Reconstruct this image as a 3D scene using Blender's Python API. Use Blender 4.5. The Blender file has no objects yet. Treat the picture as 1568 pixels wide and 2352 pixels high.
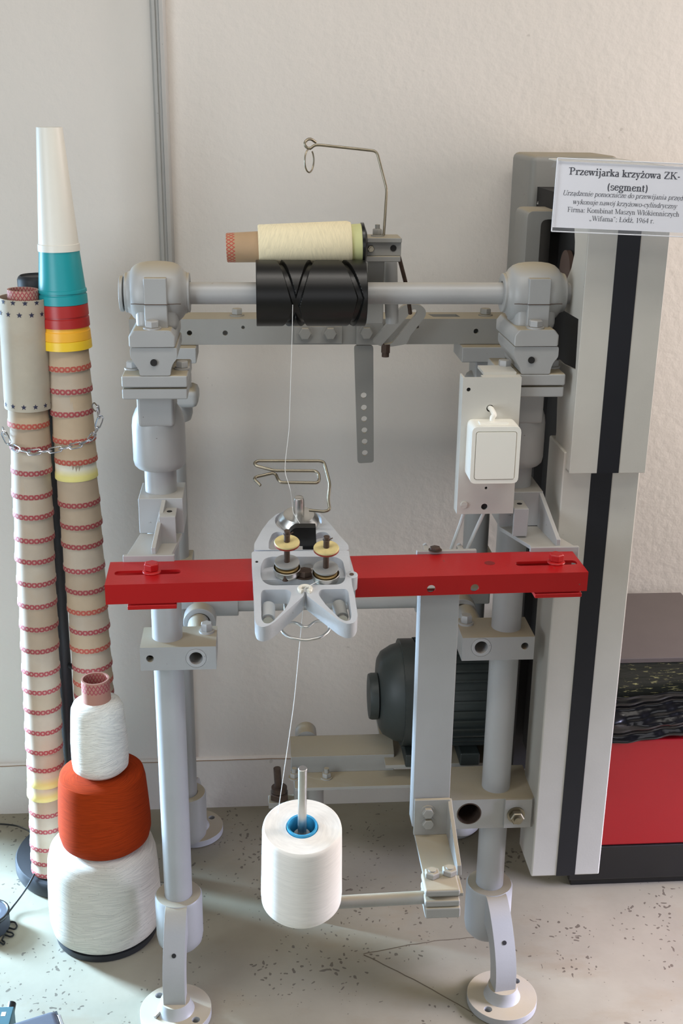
import bpy, bmesh, math, random
from mathutils import Vector, Matrix
from mathutils.geometry import tessellate_polygon
random.seed(7)
V = Vector
rad = math.radians
SC = bpy.context.scene
COL = SC.collection

# ------------------------------------------------------------------ camera
FPX, CX, CY = 2660.0, 784.0, 1176.0            # focal length in pixels of the 1568 x 2352 frame
CAM = V((0.0, -2.487, 1.65))
PITCH, YAW, ROLL = rad(19.5), rad(4.3), rad(0.7)
fwd = V((math.sin(YAW) * math.cos(PITCH), math.cos(YAW) * math.cos(PITCH), -math.sin(PITCH)))
r0 = V((math.cos(YAW), -math.sin(YAW), 0))
u0 = r0.cross(fwd)
rgt = r0 * math.cos(ROLL) + u0 * math.sin(ROLL)
upv = rgt.cross(fwd)
cam_data = bpy.data.cameras.new('camera')
cam = bpy.data.objects.new('camera', cam_data)
COL.objects.link(cam)
cam_data.sensor_fit = 'VERTICAL'
cam_data.sensor_height = 36.0
cam_data.sensor_width = 24.0
cam_data.lens = FPX / 2352 * 36.0
cam_data.clip_start = 0.05
cam.matrix_world = Matrix(((rgt.x, upv.x, -fwd.x, CAM.x), (rgt.y, upv.y, -fwd.y, CAM.y),
                           (rgt.z, upv.z, -fwd.z, CAM.z), (0, 0, 0, 1)))
SC.camera = cam

# ------------------------------------------------------------------ world, light, exposure
SC.view_settings.view_transform = 'Standard'
SC.view_settings.look = 'None'
SC.view_settings.gamma = 1.0
SC.view_settings.use_curve_mapping = False
SC.view_settings.exposure = 0.0
wd = bpy.data.worlds.new('world')
SC.world = wd
wd.use_nodes = True
bg = wd.node_tree.nodes['Background']
bg.inputs[0].default_value = (0.88, 0.93, 1.0, 1)
bg.inputs[1].default_value = 0.012


def area(name, loc, target, sx, sy, power, color, spread=180):
    d = bpy.data.lights.new(name, 'AREA')
    d.shape = 'RECTANGLE'
    d.size, d.size_y = sx, sy
    d.energy = power
    d.color = color
    d.spread = rad(spread)
    o = bpy.data.objects.new(name, d)
    COL.objects.link(o)
    o.location = loc
    o.rotation_euler = (V(target) - V(loc)).to_track_quat('-Z', 'Y').to_euler()
    return o


area('corner_window_light', (-1.9, 0.40, 1.1), (-0.2, -0.65, 0.0), 0.35, 0.9, 75, (0.50, 0.74, 1.0))
area('corner_window_light', (-1.9, 0.40, 0.75), (-0.2, -0.65, 0.0), 0.28, 0.5, 46, (0.46, 0.70, 1.0), 70)
area('left_window_light', (-1.3, -1.7, 1.3), (0, -0.7, 0.8), 0.8, 1.2, 18, (0.80, 0.90, 1.0))
area('right_window_light', (2.6, -0.5, 1.4), (0.4, -0.1, 1.0), 0.8, 1.6, 58, (1.0, 0.89, 0.86))
area('right_floor_fill', (1.9, -0.95, 0.7), (0.95, -0.78, 0.0), 0.5, 0.7, 12, (0.68, 0.70, 1.0), 70)  # added unseen source, narrowed and aimed low to brighten the right floor
area('front_fill_light', (0.5, -4.2, 1.5), (0.1, -0.6, 0.8), 3.0, 1.5, 15, (0.95, 0.96, 1.0))  # added soft fill from behind the camera, lifts the machine's front faces
area('ceiling_lamp', (0.3, -1.25, 2.95), (0.3, -1.1, 0.0), 2.6, 0.3, 21, (1.0, 0.95, 0.88))
area('ceiling_lamp', (0.2, -2.0, 2.9), (0.2, -0.8, 0.0), 2.4, 0.4, 7, (1.0, 0.95, 0.88))


# ------------------------------------------------------------------ measuring helpers (a sight line meets a real plane)
def ray(x, y):
    return rgt * ((x - CX) / FPX) + upv * ((CY - y) / FPX) + fwd


def at(x, y, Y):
    d = ray(x, y)
    return CAM + d * ((Y - CAM.y) / d.y)


def atz(x, y, Z):
    d = ray(x, y)
    return CAM + d * ((Z - CAM.z) / d.z)


def atx(x, y, X):
    d = ray(x, y)
    return CAM + d * ((X - CAM.x) / d.x)


def atp(x, y, O, N):
    d = ray(x, y)
    return CAM + d * ((O - CAM).dot(N) / d.dot(N))


def rect(x0, y0, x1, y1, Y):
    xm, ym = (x0 + x1) / 2, (y0 + y1) / 2
    return at(x0, ym, Y).x, at(x1, ym, Y).x, at(xm, y1, Y).z, at(xm, y0, Y).z   # X0 X1 Z0 Z1


# ------------------------------------------------------------------ mesh helpers
def frame(p, d, ref=None):
    z = V(d).normalized()
    ref = V(ref) if ref else (V((0, 0, 1)) if abs(z.z) < 0.9 else V((1, 0, 0)))
    x = ref.cross(z).normalized()
    y = z.cross(x)
    M = Matrix(((x.x, y.x, z.x, p[0]), (x.y, y.y, z.y, p[1]), (x.z, y.z, z.z, p[2]), (0, 0, 0, 1)))
    return M


def rnd(pts, r, n=5, closed=False):
    """round the corners of a polyline of 3D or 2D points"""
    out = []
    m = len(pts)
    P = [V(p) for p in pts]
    for i in range(m):
        if not closed and i in (0, m - 1):
            out.append(P[i])
            continue
        a, b, c = P[i - 1], P[i], P[(i + 1) % m]
        ra = min(r, (a - b).length * 0.48, (c - b).length * 0.48)
        s = b + (a - b).normalized() * ra
        e = b + (c - b).normalized() * ra
        for k in range(n + 1):
            t = k / n
            out.append(s * (1 - t) ** 2 + b * 2 * t * (1 - t) + e * t * t)
    return out


def circ(x, y, r, n=20, ry=None):
    ry = ry or r
    return [V((x + r * math.cos(2 * math.pi * k / n), y + ry * math.sin(2 * math.pi * k / n))) for k in range(n)]


def rrect(x0, y0, x1, y1, r, n=4):
    return rnd([(x0, y0), (x1, y0), (x1, y1), (x0, y1)], r, n, True)


WM = {}


class MB:
    def __init__(s):
        s.v = []
        s.f = []

    def add(s, vs, fs):
        o = len(s.v)
        s.v += [V(p) for p in vs]
        s.f += [tuple(i + o for i in f) for f in fs]
        return s

    def box(s, x0, x1, y0, y1, z0, z1, M=None):
        vs = [V((x, y, z)) for x in (x0, x1) for y in (y0, y1) for z in (z0, z1)]
        if M:
            vs = [M @ p for p in vs]
        return s.add(vs, [(0, 1, 3, 2), (4, 6, 7, 5), (0, 4, 5, 1), (2, 3, 7, 6), (0, 2, 6, 4), (1, 5, 7, 3)])

    def lathe(s, prof, p=(0, 0, 0), d=(0, 0, 1), n=32, closed=False, M=None):
        """prof: list of (r, h) along axis d from p"""
        M = M or frame(p, d)
        vs = []
        for r, h in prof:
            for k in range(n):
                a = 2 * math.pi * k / n
                vs.append(M @ V((r * math.cos(a), r * math.sin(a), h)))
        fs = []
        m = len(prof)
        for i in range(m if closed else m - 1):
            j = (i + 1) % m
            for k in range(n):
                l = (k + 1) % n
                fs.append((i * n + k, i * n + l, j * n + l, j * n + k))
        if not closed:
            fs.append(tuple(range(n))[::-1])
            fs.append(tuple((m - 1) * n + k for k in range(n)))
        return s.add(vs, fs)

    def cyl(s, p0, p1, r0, r1=None, n=28):
        p0, p1 = V(p0), V(p1)
        r1 = r0 if r1 is None else r1
        L = (p1 - p0).length
        return s.lathe([(r0, 0), (r1, L)], p0, p1 - p0, n)

    def ring(s, p0, p1, ro, ri, n=32):
        p0, p1 = V(p0), V(p1)
        L = (p1 - p0).length
        return s.lathe([(ri, 0), (ro, 0), (ro, L), (ri, L)], p0, p1 - p0, n, True)

    def torus(s, c, d, R, r, n=36, m=10):
        return s.lathe([(R + r * math.cos(2 * math.pi * k / m), r * math.sin(2 * math.pi * k / m)) for k in range(m)], c, d, n, True)

    def hexa(s, p, d, r, h, n=6):
        return s.lathe([(r * 0.9, 0), (r, h * .1), (r, h * .85), (r * .86, h)], p, d, n)

    def bolt(s, p, d, r, h):
        """hex head on a washer"""
        s.lathe([(r * 1.25, 0), (r * 1.25, h * .2)], p, d, 20)
        q = V(p) + V(d).normalized() * h * .2
        return s.hexa(q, d, r, h * .8)

    def tube(s, pts, r, n=8, closed=False):
        P = [V(p) for p in pts]
        m = len(P)
        T = []
        for i in range(m):
            if closed:
                t = P[(i + 1) % m] - P[i - 1]
            else:
                t = P[min(i + 1, m - 1)] - P[max(i - 1, 0)]
            T.append(t.normalized())
        u = T[0].orthogonal().normalized()
        vs = []
        rr = r if isinstance(r, (list, tuple)) else [r] * m
        for i in range(m):
            if i:
                q = T[i - 1].rotation_difference(T[i])
                u = q @ u
            u = (u - T[i] * u.dot(T[i])).normalized()
            w = T[i].cross(u)
            for k in range(n):
                a = 2 * math.pi * k / n
                vs.append(P[i] + (u * math.cos(a) + w * math.sin(a)) * rr[i])
        fs = []
        for i in range(m if closed else m - 1):
            j = (i + 1) % m
            for k in range(n):
                l = (k + 1) % n
                fs.append((i * n + k, i * n + l, j * n + l, j * n + k))
        if not closed:
            fs.append(tuple(range(n))[::-1])
            fs.append(tuple((m - 1) * n + k for k in range(n)))
        return s.add(vs, fs)

    def prism(s, outer, holes, ext):
        """3D planar loop with hole loops, extruded by the vector ext"""
        ext = V(ext)
        loops = [[V(p) for p in outer]] + [[V(p) for p in h] for h in holes]
        flat = [p for l in loops for p in l]
        tris = tessellate_polygon(loops)
        N = len(flat)
        fs = [tuple(t) for t in tris] + [tuple(i + N for i in t[::-1]) for t in tris]
        o = 0
        for l in loops:
            m = len(l)
            for k in range(m):
                a, b = o + k, o + (k + 1) % m
                fs.append((a, b, b + N, a + N))
            o += m
        return s.add(flat + [p + ext for p in flat], fs)

    def prism2(s, outer, holes, M, t):
        """2D loops on the XY plane of M, extruded along its Z by t"""
        f = lambda l: [M @ V((p[0], p[1], 0)) for p in l]
        z = (M.to_3x3() @ V((0, 0, 1))) * t
        return s.prism(f(outer), [f(h) for h in holes], z)

    def build(s, name, mat, parent=None, M=None, bev=0.0, smooth=40, label=None, seg=2):
        me = bpy.data.meshes.new(name)
        vs = s.v
        if M is None:
            lo = V((min(p.x for p in vs), min(p.y for p in vs), min(p.z for p in vs)))
            hi = V((max(p.x for p in vs), max(p.y for p in vs), max(p.z for p in vs)))
            c = (lo + hi) / 2
            vs = [p - c for p in vs]
            M = Matrix.Translation(c)
        me.from_pydata([tuple(p) for p in vs], [], s.f)
        bm = bmesh.new()
        bm.from_mesh(me)
        bmesh.ops.recalc_face_normals(bm, faces=bm.faces)
        bm.to_mesh(me)
        bm.free()
        me.shade_smooth()
        me.set_sharp_from_angle(angle=rad(smooth))
        me.materials.append(mat)
        o = bpy.data.objects.new(name, me)
        COL.objects.link(o)
        place(o, M, parent)
        if bev:
            b = o.modifiers.new('bevel', 'BEVEL')
            b.width = bev
            b.segments = seg
            b.limit_method = 'ANGLE'
            b.angle_limit = rad(38)
            b.harden_normals = True
        if label:
            o['label'] = label
        return o


def place(o, M, parent=None):
    WM[o.name] = M.copy()
    if parent:
        o.parent = parent
        o.matrix_basis = WM[parent.name].inverted() @ M
    else:
        o.matrix_basis = M


def tag(o, label, cat, group=None, kind=None):
    if label:
        o['label'] = label
    if cat:
        o['category'] = cat
    if group:
        o['group'] = group
    if kind:
        o['kind'] = kind
    return o


def thing(name, loc, label, cat, group=None):
    o = bpy.data.objects.new(name, None)
    o.empty_display_size = 0.05
    COL.objects.link(o)
    place(o, Matrix.Translation(V(loc)))
    return tag(o, label, cat, group)


# ------------------------------------------------------------------ materials
class NT:
    def __init__(s, name):
        s.m = bpy.data.materials.new(name)
        s.m.use_nodes = True
        s.t = s.m.node_tree
        s.b = s.t.nodes['Principled BSDF']

    def n(s, typ, **kw):
        nd = s.t.nodes.new(typ)
        for k, v in kw.items():
            setattr(nd, k, v)
        return nd

    def l(s, a, b):
        s.t.links.new(a, b)

    def val(s, x, sock):
        if hasattr(x, 'is_linked') or hasattr(x, 'links'):
            s.l(x, sock)
        else:
            sock.default_value = x

    def math(s, op, a, b=0.0, c=None):
        nd = s.n('ShaderNodeMath', operation=op)
        s.val(a, nd.inputs[0])
        s.val(b, nd.inputs[1])
        if c is not None:
            s.val(c, nd.inputs[2])
        return nd.outputs[0]

    def mix(s, f, a, b):
        nd = s.n('ShaderNodeMix', data_type='RGBA')
        s.val(f, nd.inputs[0])
        for x, k in ((a, 6), (b, 7)):
            if isinstance(x, tuple):
                nd.inputs[k].default_value = (*x[:3], 1)
            else:
                s.l(x, nd.inputs[k])
        return nd.outputs[2]

    def noise(s, scale, detail=3, coord='Object', rough=0.5, sc=None):
        tc = s.n('ShaderNodeTexCoord')
        nd = s.n('ShaderNodeTexNoise')
        nd.inputs['Scale'].default_value = scale
        nd.inputs['Detail'].default_value = detail
        nd.inputs['Roughness'].default_value = rough
        src = tc.outputs[coord]
        if sc:
            mp = s.n('ShaderNodeMapping')
            mp.inputs['Scale'].default_value = sc
            s.l(src, mp.inputs[0])
            src = mp.outputs[0]
        s.l(src, nd.inputs['Vector'])
        return nd.outputs['Fac']

    def ramp(s, x, lo, hi):
        nd = s.n('ShaderNodeMapRange')
        s.l(x, nd.inputs[0])
        nd.inputs[1].default_value = lo
        nd.inputs[2].default_value = hi
        return nd.outputs[0]

    def bump(s, h, strength=0.3, dist=0.001):
        nd = s.n('ShaderNodeBump')
        nd.inputs['Strength'].default_value = strength
        nd.inputs['Distance'].default_value = dist
        s.l(h, nd.inputs['Height'])
        s.l(nd.outputs[0], s.b.inputs['Normal'])

    def fin(s, col=None, rough=0.5, metal=0.0):
        if col is not None:
            if isinstance(col, tuple):
                s.b.inputs['Base Color'].default_value = (*col[:3], 1)
            else:
                s.l(col, s.b.inputs['Base Color'])
        s.val(rough, s.b.inputs['Roughness'])
        s.b.inputs['Metallic'].default_value = metal
        return s.m


def lin(r, g, b):
    f = lambda c: (c / 255 / 12.92) if c / 255 <= 0.04045 else ((c / 255 + 0.055) / 1.055) ** 2.4
    return (f(r), f(g), f(b))


def paint(name, rgb, rough=0.42, dust=0.0, bump=0.15, var=0.08):
    t = NT(name)
    c = lin(*rgb)
    n1 = t.noise(14, 4)
    col = t.mix(n1, tuple(x * (1 - var) for x in c), tuple(min(1, x * (1 + var)) for x in c))
    chip = t.math('MULTIPLY', t.ramp(t.noise(75, 3), 0.735, 0.76), t.ramp(t.noise(11, 2), 0.5, 0.62))
    col = t.mix(t.math('MULTIPLY', chip, 0.75), col, lin(86, 76, 64))
    if dust:
        ge = t.n('ShaderNodeNewGeometry')
        sx = t.n('ShaderNodeSeparateXYZ')
        t.l(ge.outputs['Normal'], sx.inputs[0])
        up = t.ramp(sx.outputs[2], 0.6, 0.95)
        f = t.math('MULTIPLY', up, t.math('MULTIPLY_ADD', t.noise(9, 5), 0.7, 0.35))
        f = t.math('MULTIPLY', f, dust)
        col = t.mix(f, col, lin(168, 150, 112))
        rg = t.math('MULTIPLY_ADD', f, 0.4, rough)
    else:
        rg = rough
    t.bump(t.noise(260, 3), bump, 0.0006)
    return t.fin(col, rg)


def simple(name, rgb, rough=0.5, metal=0.0, var=0.06, scale=20, bump=0.0):
    t = NT(name)
    c = lin(*rgb)
    col = t.mix(t.noise(scale, 4), tuple(x * (1 - var) for x in c), tuple(min(1, x * (1 + var)) for x in c))
    if bump:
        t.bump(t.noise(scale * 12, 3), bump, 0.001)
    return t.fin(col, rough, metal)


def yarn(name, rgb, F=900.0, k=9.0, depth=0.0012, speck=None, tint=None, con=0.16, strength=0.4):
    """crossed windings round the object's own Z axis: streaks that follow two helices"""
    t = NT(name)
    tc = t.n('ShaderNodeTexCoord')
    sx = t.n('ShaderNodeSeparateXYZ')
    t.l(tc.outputs['Object'], sx.inputs[0])
    ang = t.math('ARCTAN2', sx.outputs[1], sx.outputs[0])
    rad_ = t.math('SQRT', t.math('ADD', t.math('MULTIPLY', sx.outputs[0], sx.outputs[0]), t.math('MULTIPLY', sx.outputs[1], sx.outputs[1])))
    z = t.math('SUBTRACT', sx.outputs[2], t.math('MULTIPLY', rad_, 0.6))
    hs = []
    for sg, kk in ((1, k), (-1, k * .8)):
        cb = t.n('ShaderNodeCombineXYZ')
        t.l(t.math('MULTIPLY', ang, 2.2), cb.inputs[0])
        t.l(t.math('ADD', t.math('MULTIPLY', z, F), t.math('MULTIPLY', ang, kk * sg)), cb.inputs[1])
        cb.inputs[2].default_value = 3.7 * sg
        nz = t.n('ShaderNodeTexNoise')
        nz.inputs['Scale'].default_value = 1.0
        nz.inputs['Detail'].default_value = 2.5
        nz.inputs['Roughness'].default_value = 0.6
        t.l(cb.outputs[0], nz.inputs['Vector'])
        hs.append(nz.outputs['Fac'])
    sel = t.ramp(t.noise(16, 3), 0.40, 0.60)
    h = t.math('ADD', t.math('MULTIPLY', hs[0], sel), t.math('MULTIPLY', hs[1], t.math('SUBTRACT', 1.0, sel)))
    c = lin(*rgb)
    col = t.mix(t.ramp(h, 0.32, 0.62), tuple(x * (1 - con) for x in c), tuple(min(1, x * (1 + con * .45)) for x in c))
    if tint:
        col = t.mix(t.math('MULTIPLY', t.ramp(t.noise(7, 3), 0.45, 0.7), 0.6), col, lin(*tint))
    if speck:
        col = t.mix(t.math('MULTIPLY', t.ramp(t.noise(230, 2), 0.64, 0.74), 0.4), col, lin(*speck))
    t.bump(t.math('ADD', h, t.math('MULTIPLY', t.noise(500, 2), 0.25)), strength, depth)
    t.b.inputs['Specular IOR Level'].default_value = 0.15
    return t.fin(col, 0.95)


def card(name, rgb, band=None, bandrgb=(150, 36, 50), N=24, zb=-0.075, hb=0.012, kind='rings', rz=None, top=False):
    """cardboard tube round local Z with a printed band of linked rings near its rim"""
    t = NT(name)
    c = lin(*rgb)
    col = t.mix(t.noise(35, 4), tuple(x * .86 for x in c), tuple(min(1, x * 1.08) for x in c))
    col = t.mix(t.math('MULTIPLY', t.ramp(t.noise(18, 3), 0.55, 0.75), 0.35), col, lin(165, 138, 108))
    tc = t.n('ShaderNodeTexCoord')
    sx = t.n('ShaderNodeSeparateXYZ')
    t.l(tc.outputs['Object'], sx.inputs[0])
    zz = t.math('DIVIDE', t.math('SUBTRACT', sx.outputs[2], zb), hb)          # 0..1 over the band
    if kind == 'rings':
        ang = t.math('MULTIPLY', t.math('ARCTAN2', sx.outputs[1], sx.outputs[0]), N / (2 * math.pi))
        res = None
        for off in (0.0,):
            fr = t.math('SUBTRACT', t.math('FRACT', t.math('ADD', ang, off + 20)), 0.5)
            dx = t.math('MULTIPLY', fr, 1.0)
            dz = t.math('MULTIPLY', t.math('SUBTRACT', zz, 0.5), 0.95)
            d = t.math('SQRT', t.math('ADD', t.math('MULTIPLY', dx, dx), t.math('MULTIPLY', dz, dz)))
            inside = t.math('LESS_THAN', t.math('ABSOLUTE', t.math('SUBTRACT', d, 0.37)), 0.16)
            res = inside if res is None else t.math('MAXIMUM', res, inside)
        inb = t.math('MULTIPLY', t.math('GREATER_THAN', zz, 0.0), t.math('LESS_THAN', zz, 1.0))
        f = t.math('MULTIPLY', res, inb)
        col = t.mix(t.math('MULTIPLY', f, 0.85), col, lin(*bandrgb))
        edge = t.math('MULTIPLY', inb, 0.30)
        col = t.mix(edge, col, lin(*bandrgb))
    elif kind == 'zigzag':
        ang = t.math('MULTIPLY', t.math('ARCTAN2', sx.outputs[1], sx.outputs[0]), N / (2 * math.pi))
        res = None
        for off in (0.0, 0.5):
            tri = t.math('ABSOLUTE', t.math('SUBTRACT', t.math('MULTIPLY', t.math('FRACT', t.math('ADD', ang, off + 20)), 2.0), 1.0))
            z2 = t.math('FRACT', t.math('ADD', t.math('MULTIPLY', zz, 1.6), 10.0))
            ins = t.math('LESS_THAN', t.math('ABSOLUTE', t.math('SUBTRACT', tri, z2)), 0.16)
            res = ins if res is None else t.math('MAXIMUM', res, ins)
        inb = t.math('MULTIPLY', t.math('GREATER_THAN', zz, 0.0), t.math('LESS_THAN', zz, 1.0))
        col = t.mix(t.math('MULTIPLY', t.math('MULTIPLY', res, inb), 0.8), col, lin(*bandrgb))
    elif kind == 'fade':
        inb = t.math('SUBTRACT', 1.0, t.ramp(zz, 0.55, 1.3))
        col = t.mix(t.math('MULTIPLY', inb, 0.75), col, lin(*bandrgb))
    t.bump(t.noise(160, 3), 0.15, 0.0006)
    return t.fin(col, 0.72)


M_paint = paint('grey_machine_paint', (163, 163, 161), 0.40, 0.9)
M_pclean = paint('light_grey_paint', (168, 168, 167), 0.38, 0.35)
M_plow = paint('dusty_grey_paint', (160, 158, 152), 0.55, 0.85, 0.25)
M_beam = paint('mid_grey_paint', (144, 143, 138), 0.5, 0.7)
M_cover = paint('cover_grey_paint', (201, 198, 189), 0.42, 0.1)
M_red = paint('red_paint', (172, 18, 20), 0.34, 0.0, 0.2, 0.05)
M_cast = paint('cast_aluminium', (192, 195, 199), 0.45, 0.0, 0.5, 0.14)
M_steel = simple('polished_steel', (205, 203, 198), 0.36, 1.0, 0.1, 60)
M_wire = simple('dull_steel_wire', (150, 142, 124), 0.38, 1.0, 0.25, 80)
M_rust = simple('rusty_steel', (88, 72, 62), 0.6, 0.6, 0.35, 120, 0.3)
M_black = simple('black_gloss', (22, 22, 22), 0.3, 0.0, 0.2)
M_drum = simple('black_bakelite', (15, 15, 14), 0.36, 0.0, 0.1)
M_dark = simple('grime_and_hole_shade', (26, 24, 23), 0.75, 0.0, 0.4, 12)  # grime colour; hole and bore discs use it as painted shade
M_brown = simple('brown_leather', (86, 66, 56), 0.7, 0.0, 0.2)
M_stripe = simple('navy_black_tape', (18, 20, 28), 0.45, 0.0, 0.1)
M_motor = simple('blue_grey_motor_paint', (48, 54, 52), 0.5, 0.0, 0.3, 25, 0.1)
M_plastic = simple('ivory_plastic', (246, 243, 232), 0.3, 0.0, 0.01)
M_cable = simple('white_cable', (205, 205, 200), 0.5, 0.0, 0.02)
M_wood = simple('yellow_wood', (206, 188, 130), 0.6, 0.0, 0.32, 70)
M_redrim = simple('dark_red_rim', (140, 52, 38), 0.55, 0.0, 0.1)
M_felt = simple('grey_felt', (158, 158, 154), 0.8, 0.0, 0.06, 60)
M_porc = simple('porcelain', (226, 222, 208), 0.15, 0.0, 0.02)
M_whiteroll = simple('pale_roller', (196, 200, 202), 0.4, 0.0, 0.04)
M_teal = simple('teal_plastic', (28, 150, 156), 0.38, 0.0, 0.04)
M_redp = simple('red_plastic', (170, 38, 34), 0.35, 0.0, 0.04)
M_yel = simple('yellow_plastic', (238, 196, 44), 0.35, 0.0, 0.04)
M_org = simple('amber_plastic', (240, 176, 48), 0.35, 0.0, 0.04)
M_whitep = simple('white_plastic', (226, 222, 210), 0.4, 0.0, 0.03)
M_blue = simple('sky_blue_plastic', (60, 164, 210), 0.4, 0.0, 0.03)
M_blackm = simple('matte_black', (30, 31, 34), 0.55, 0.0, 0.15, 40, 0.1)
M_star = simple('blue_black_ink', (44, 44, 66), 0.7)
M_chain = simple('zinc_chain', (200, 202, 206), 0.22, 1.0, 0.08)
M_redbox = simple('red_lacquer', (146, 15, 22), 0.35, 0.0, 0.05)
M_lid = simple('dark_brown_board', (92, 84, 82), 0.45, 0.0, 0.1)
M_tealbox = simple('dark_teal_box', (40, 78, 84), 0.5)
M_case = simple('dark_grey_case', (66, 68, 76), 0.55, 0.0, 0.12, 90, 0.15)
M_ink = simple('black_ink', (34, 34, 52), 0.7)
M_thread = simple('white_thread', (236, 236, 232), 0.8)

Y_white = yarn('white_yarn', (244, 239, 230), 500, 2.0, .0008, None, None, .07, .25)
Y_cream = yarn('cream_yarn', (232, 219, 184), 600, 6.0, .0006, None, None, .10, .25)
Y_big = yarn('speckled_cream_yarn', (208, 202, 188), 800, 16.0, .0022, (150, 138, 116), None, .24, .6)
Y_small = yarn('loose_white_yarn', (226, 220, 206), 620, 10.0, .0026, (170, 160, 142), None, .24, .65)
Y_orange = yarn('orange_yarn', (152, 50, 10), 900, 14.0, .0010, None, None, .30, .4)


def film():
    t = NT('black_film')
    f = t.noise(9, 5, 'Object', 0.6, (1, 1, 6))
    col = t.mix(t.ramp(t.noise(130, 3, 'Object', 0.6, (0.35, 1, 1.6)), 0.58, 0.72), lin(38, 40, 34), lin(170, 165, 110))
    t.bump(f, 0.4, 0.004)
    return t.fin(col, 0.22)


M_film = film()


def bag():
    t = NT('black_plastic_bag')
    t.bump(t.noise(9, 4), 0.5, 0.006)
    t.b.inputs['Specular IOR Level'].default_value = 0.6
    return t.fin(lin(11, 11, 14), 0.2)


M_bag = bag()


def wallmat():
    t = NT('painted_plaster')
    n1 = t.noise(1.3, 4)
    c = lin(216, 210, 202)
    col = t.mix(n1, tuple(x * .95 for x in c), tuple(min(1, x * 1.03) for x in c))
    spots = t.ramp(t.noise(42, 1), 0.80, 0.83)
    col = t.mix(t.math('MULTIPLY', spots, 0.3), col, lin(140, 132, 122))
    h = t.math('ADD', t.noise(55, 5), t.math('MULTIPLY', t.noise(9, 3), 1.5))
    t.bump(h, 0.35, 0.004)
    return t.fin(col, 0.75)


def floormat():
    t = NT('worn_concrete_paint')
    c = lin(146, 139, 120)
    n1 = t.ramp(t.noise(3.2, 5, 'Object', 0.6), 0.35, 0.7)
    col = t.mix(n1, tuple(x * .78 for x in c), tuple(min(1, x * 1.04) for x in c))
    st = t.ramp(t.noise(6.0, 6, 'Object', 0.65, (1.0, 2.2, 1)), 0.52, 0.68)
    col = t.mix(t.math('MULTIPLY', st, 0.5), col, lin(134, 122, 100))
    v = t.n('ShaderNodeTexVoronoi')
    v.inputs['Scale'].default_value = 72
    tc = t.n('ShaderNodeTexCoord')
    ns = t.n('ShaderNodeTexNoise')
    ns.inputs['Scale'].default_value = 25
    mx = t.n('ShaderNodeMix', data_type='VECTOR')
    mx.inputs[0].default_value = 0.045
    t.l(tc.outputs['Object'], mx.inputs[4])
    t.l(tc.outputs['Object'], ns.inputs['Vector'])
    t.l(ns.outputs['Color'], mx.inputs[5])
    t.l(mx.outputs[1], v.inputs['Vector'])
    sp = t.math('LESS_THAN', v.outputs['Distance'], t.math('MULTIPLY', t.ramp(t.noise(9, 3), 0.38, 0.66), 0.30))
    col = t.mix(t.math('MULTIPLY', sp, 0.75), col, lin(72, 62, 52))
    t.bump(t.noise(60, 5), 0.2, 0.002)
    return t.fin(col, t.math('MULTIPLY_ADD', t.noise(5, 3), 0.25, 0.28))


M_wall, M_floor = wallmat(), floormat()
M_shell = simple('grey_hall_paint', (112, 109, 104), 0.8)


def acrylic():
    t = NT('clear_acrylic')
    tr = t.n('ShaderNodeBsdfTransparent')
    tr.inputs[0].default_value = (0.98, 0.985, 0.99, 1)
    ms = t.n('ShaderNodeMixShader')
    ms.inputs[0].default_value = 0.045
    t.l(tr.outputs[0], ms.inputs[1])
    t.l(t.b.outputs[0], ms.inputs[2])
    t.l(ms.outputs[0], t.t.nodes['Material Output'].inputs[0])
    return t.fin((0.9, 0.92, 0.96), 0.08)


def paper():
    t = NT('white_paper')
    t.b.inputs['Transmission Weight'].default_value = 0.0
    tr = t.n('ShaderNodeBsdfTranslucent')
    tr.inputs[0].default_value = (0.9, 0.89, 0.93, 1)
    ms = t.n('ShaderNodeMixShader')
    ms.inputs[0].default_value = 0.1
    out = t.t.nodes['Material Output']
    t.l(t.b.outputs[0], ms.inputs[1])
    t.l(tr.outputs[0], ms.inputs[2])
    t.l(ms.outputs[0], out.inputs[0])
    return t.fin(lin(250, 249, 254), 0.6)


M_acryl, M_paper = acrylic(), paper()

exec_sections = None
# ================================================================== THE SETTING
w = MB().box(-1.0, 3.1, 0.0, 0.12, 0, 3.05).build('wall_back', M_wall)
w['kind'] = 'structure'
f = MB().box(-2.85, 3.2, -4.7, 1.3, -0.1, 0.0).build('floor', M_floor)
f['kind'] = 'structure'
zb = at(0, 1757, -0.012).z
b = MB().prism([(-1.0, 0.0, 0.0), (-1.0, -0.014, 0.0), (-1.0, -0.014, zb - .006), (-1.0, -0.008, zb), (-1.0, 0, zb)], [], (4.1, 0, 0)).build('baseboard_back', M_wall)
b['kind'] = 'structure'
dirt = MB()
pp = []
for i in range(60):
    x = -0.9 + i * 0.04
    pp.append((x, -0.0135 - random.random() * .001, zb - .003 + random.uniform(-.001, .001)))
dirt.tube(pp, 0.0011, 5)
dirt.build('dirt_line', simple('brown_dirt', (150, 124, 100), 0.9), b)
for pts in ([(835, 2191), (930, 2172), (1010, 2160), (1105, 2152)], [(835, 2193), (930, 2240), (1050, 2305), (1130, 2358)]):
    q = []
    for i in range(len(pts) - 1):
        for k in range(6):
            s = k / 6
            q.append(atz(pts[i][0] * (1 - s) + pts[i + 1][0] * s, pts[i][1] * (1 - s) + pts[i + 1][1] * s, 0) + V((random.uniform(-.001, .001), random.uniform(-.001, .001), 0)))
    MB().tube(q, 0.0011, 5).build('floor_crack', simple('crack_dirt', (92, 82, 66), 0.95), f)

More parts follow.
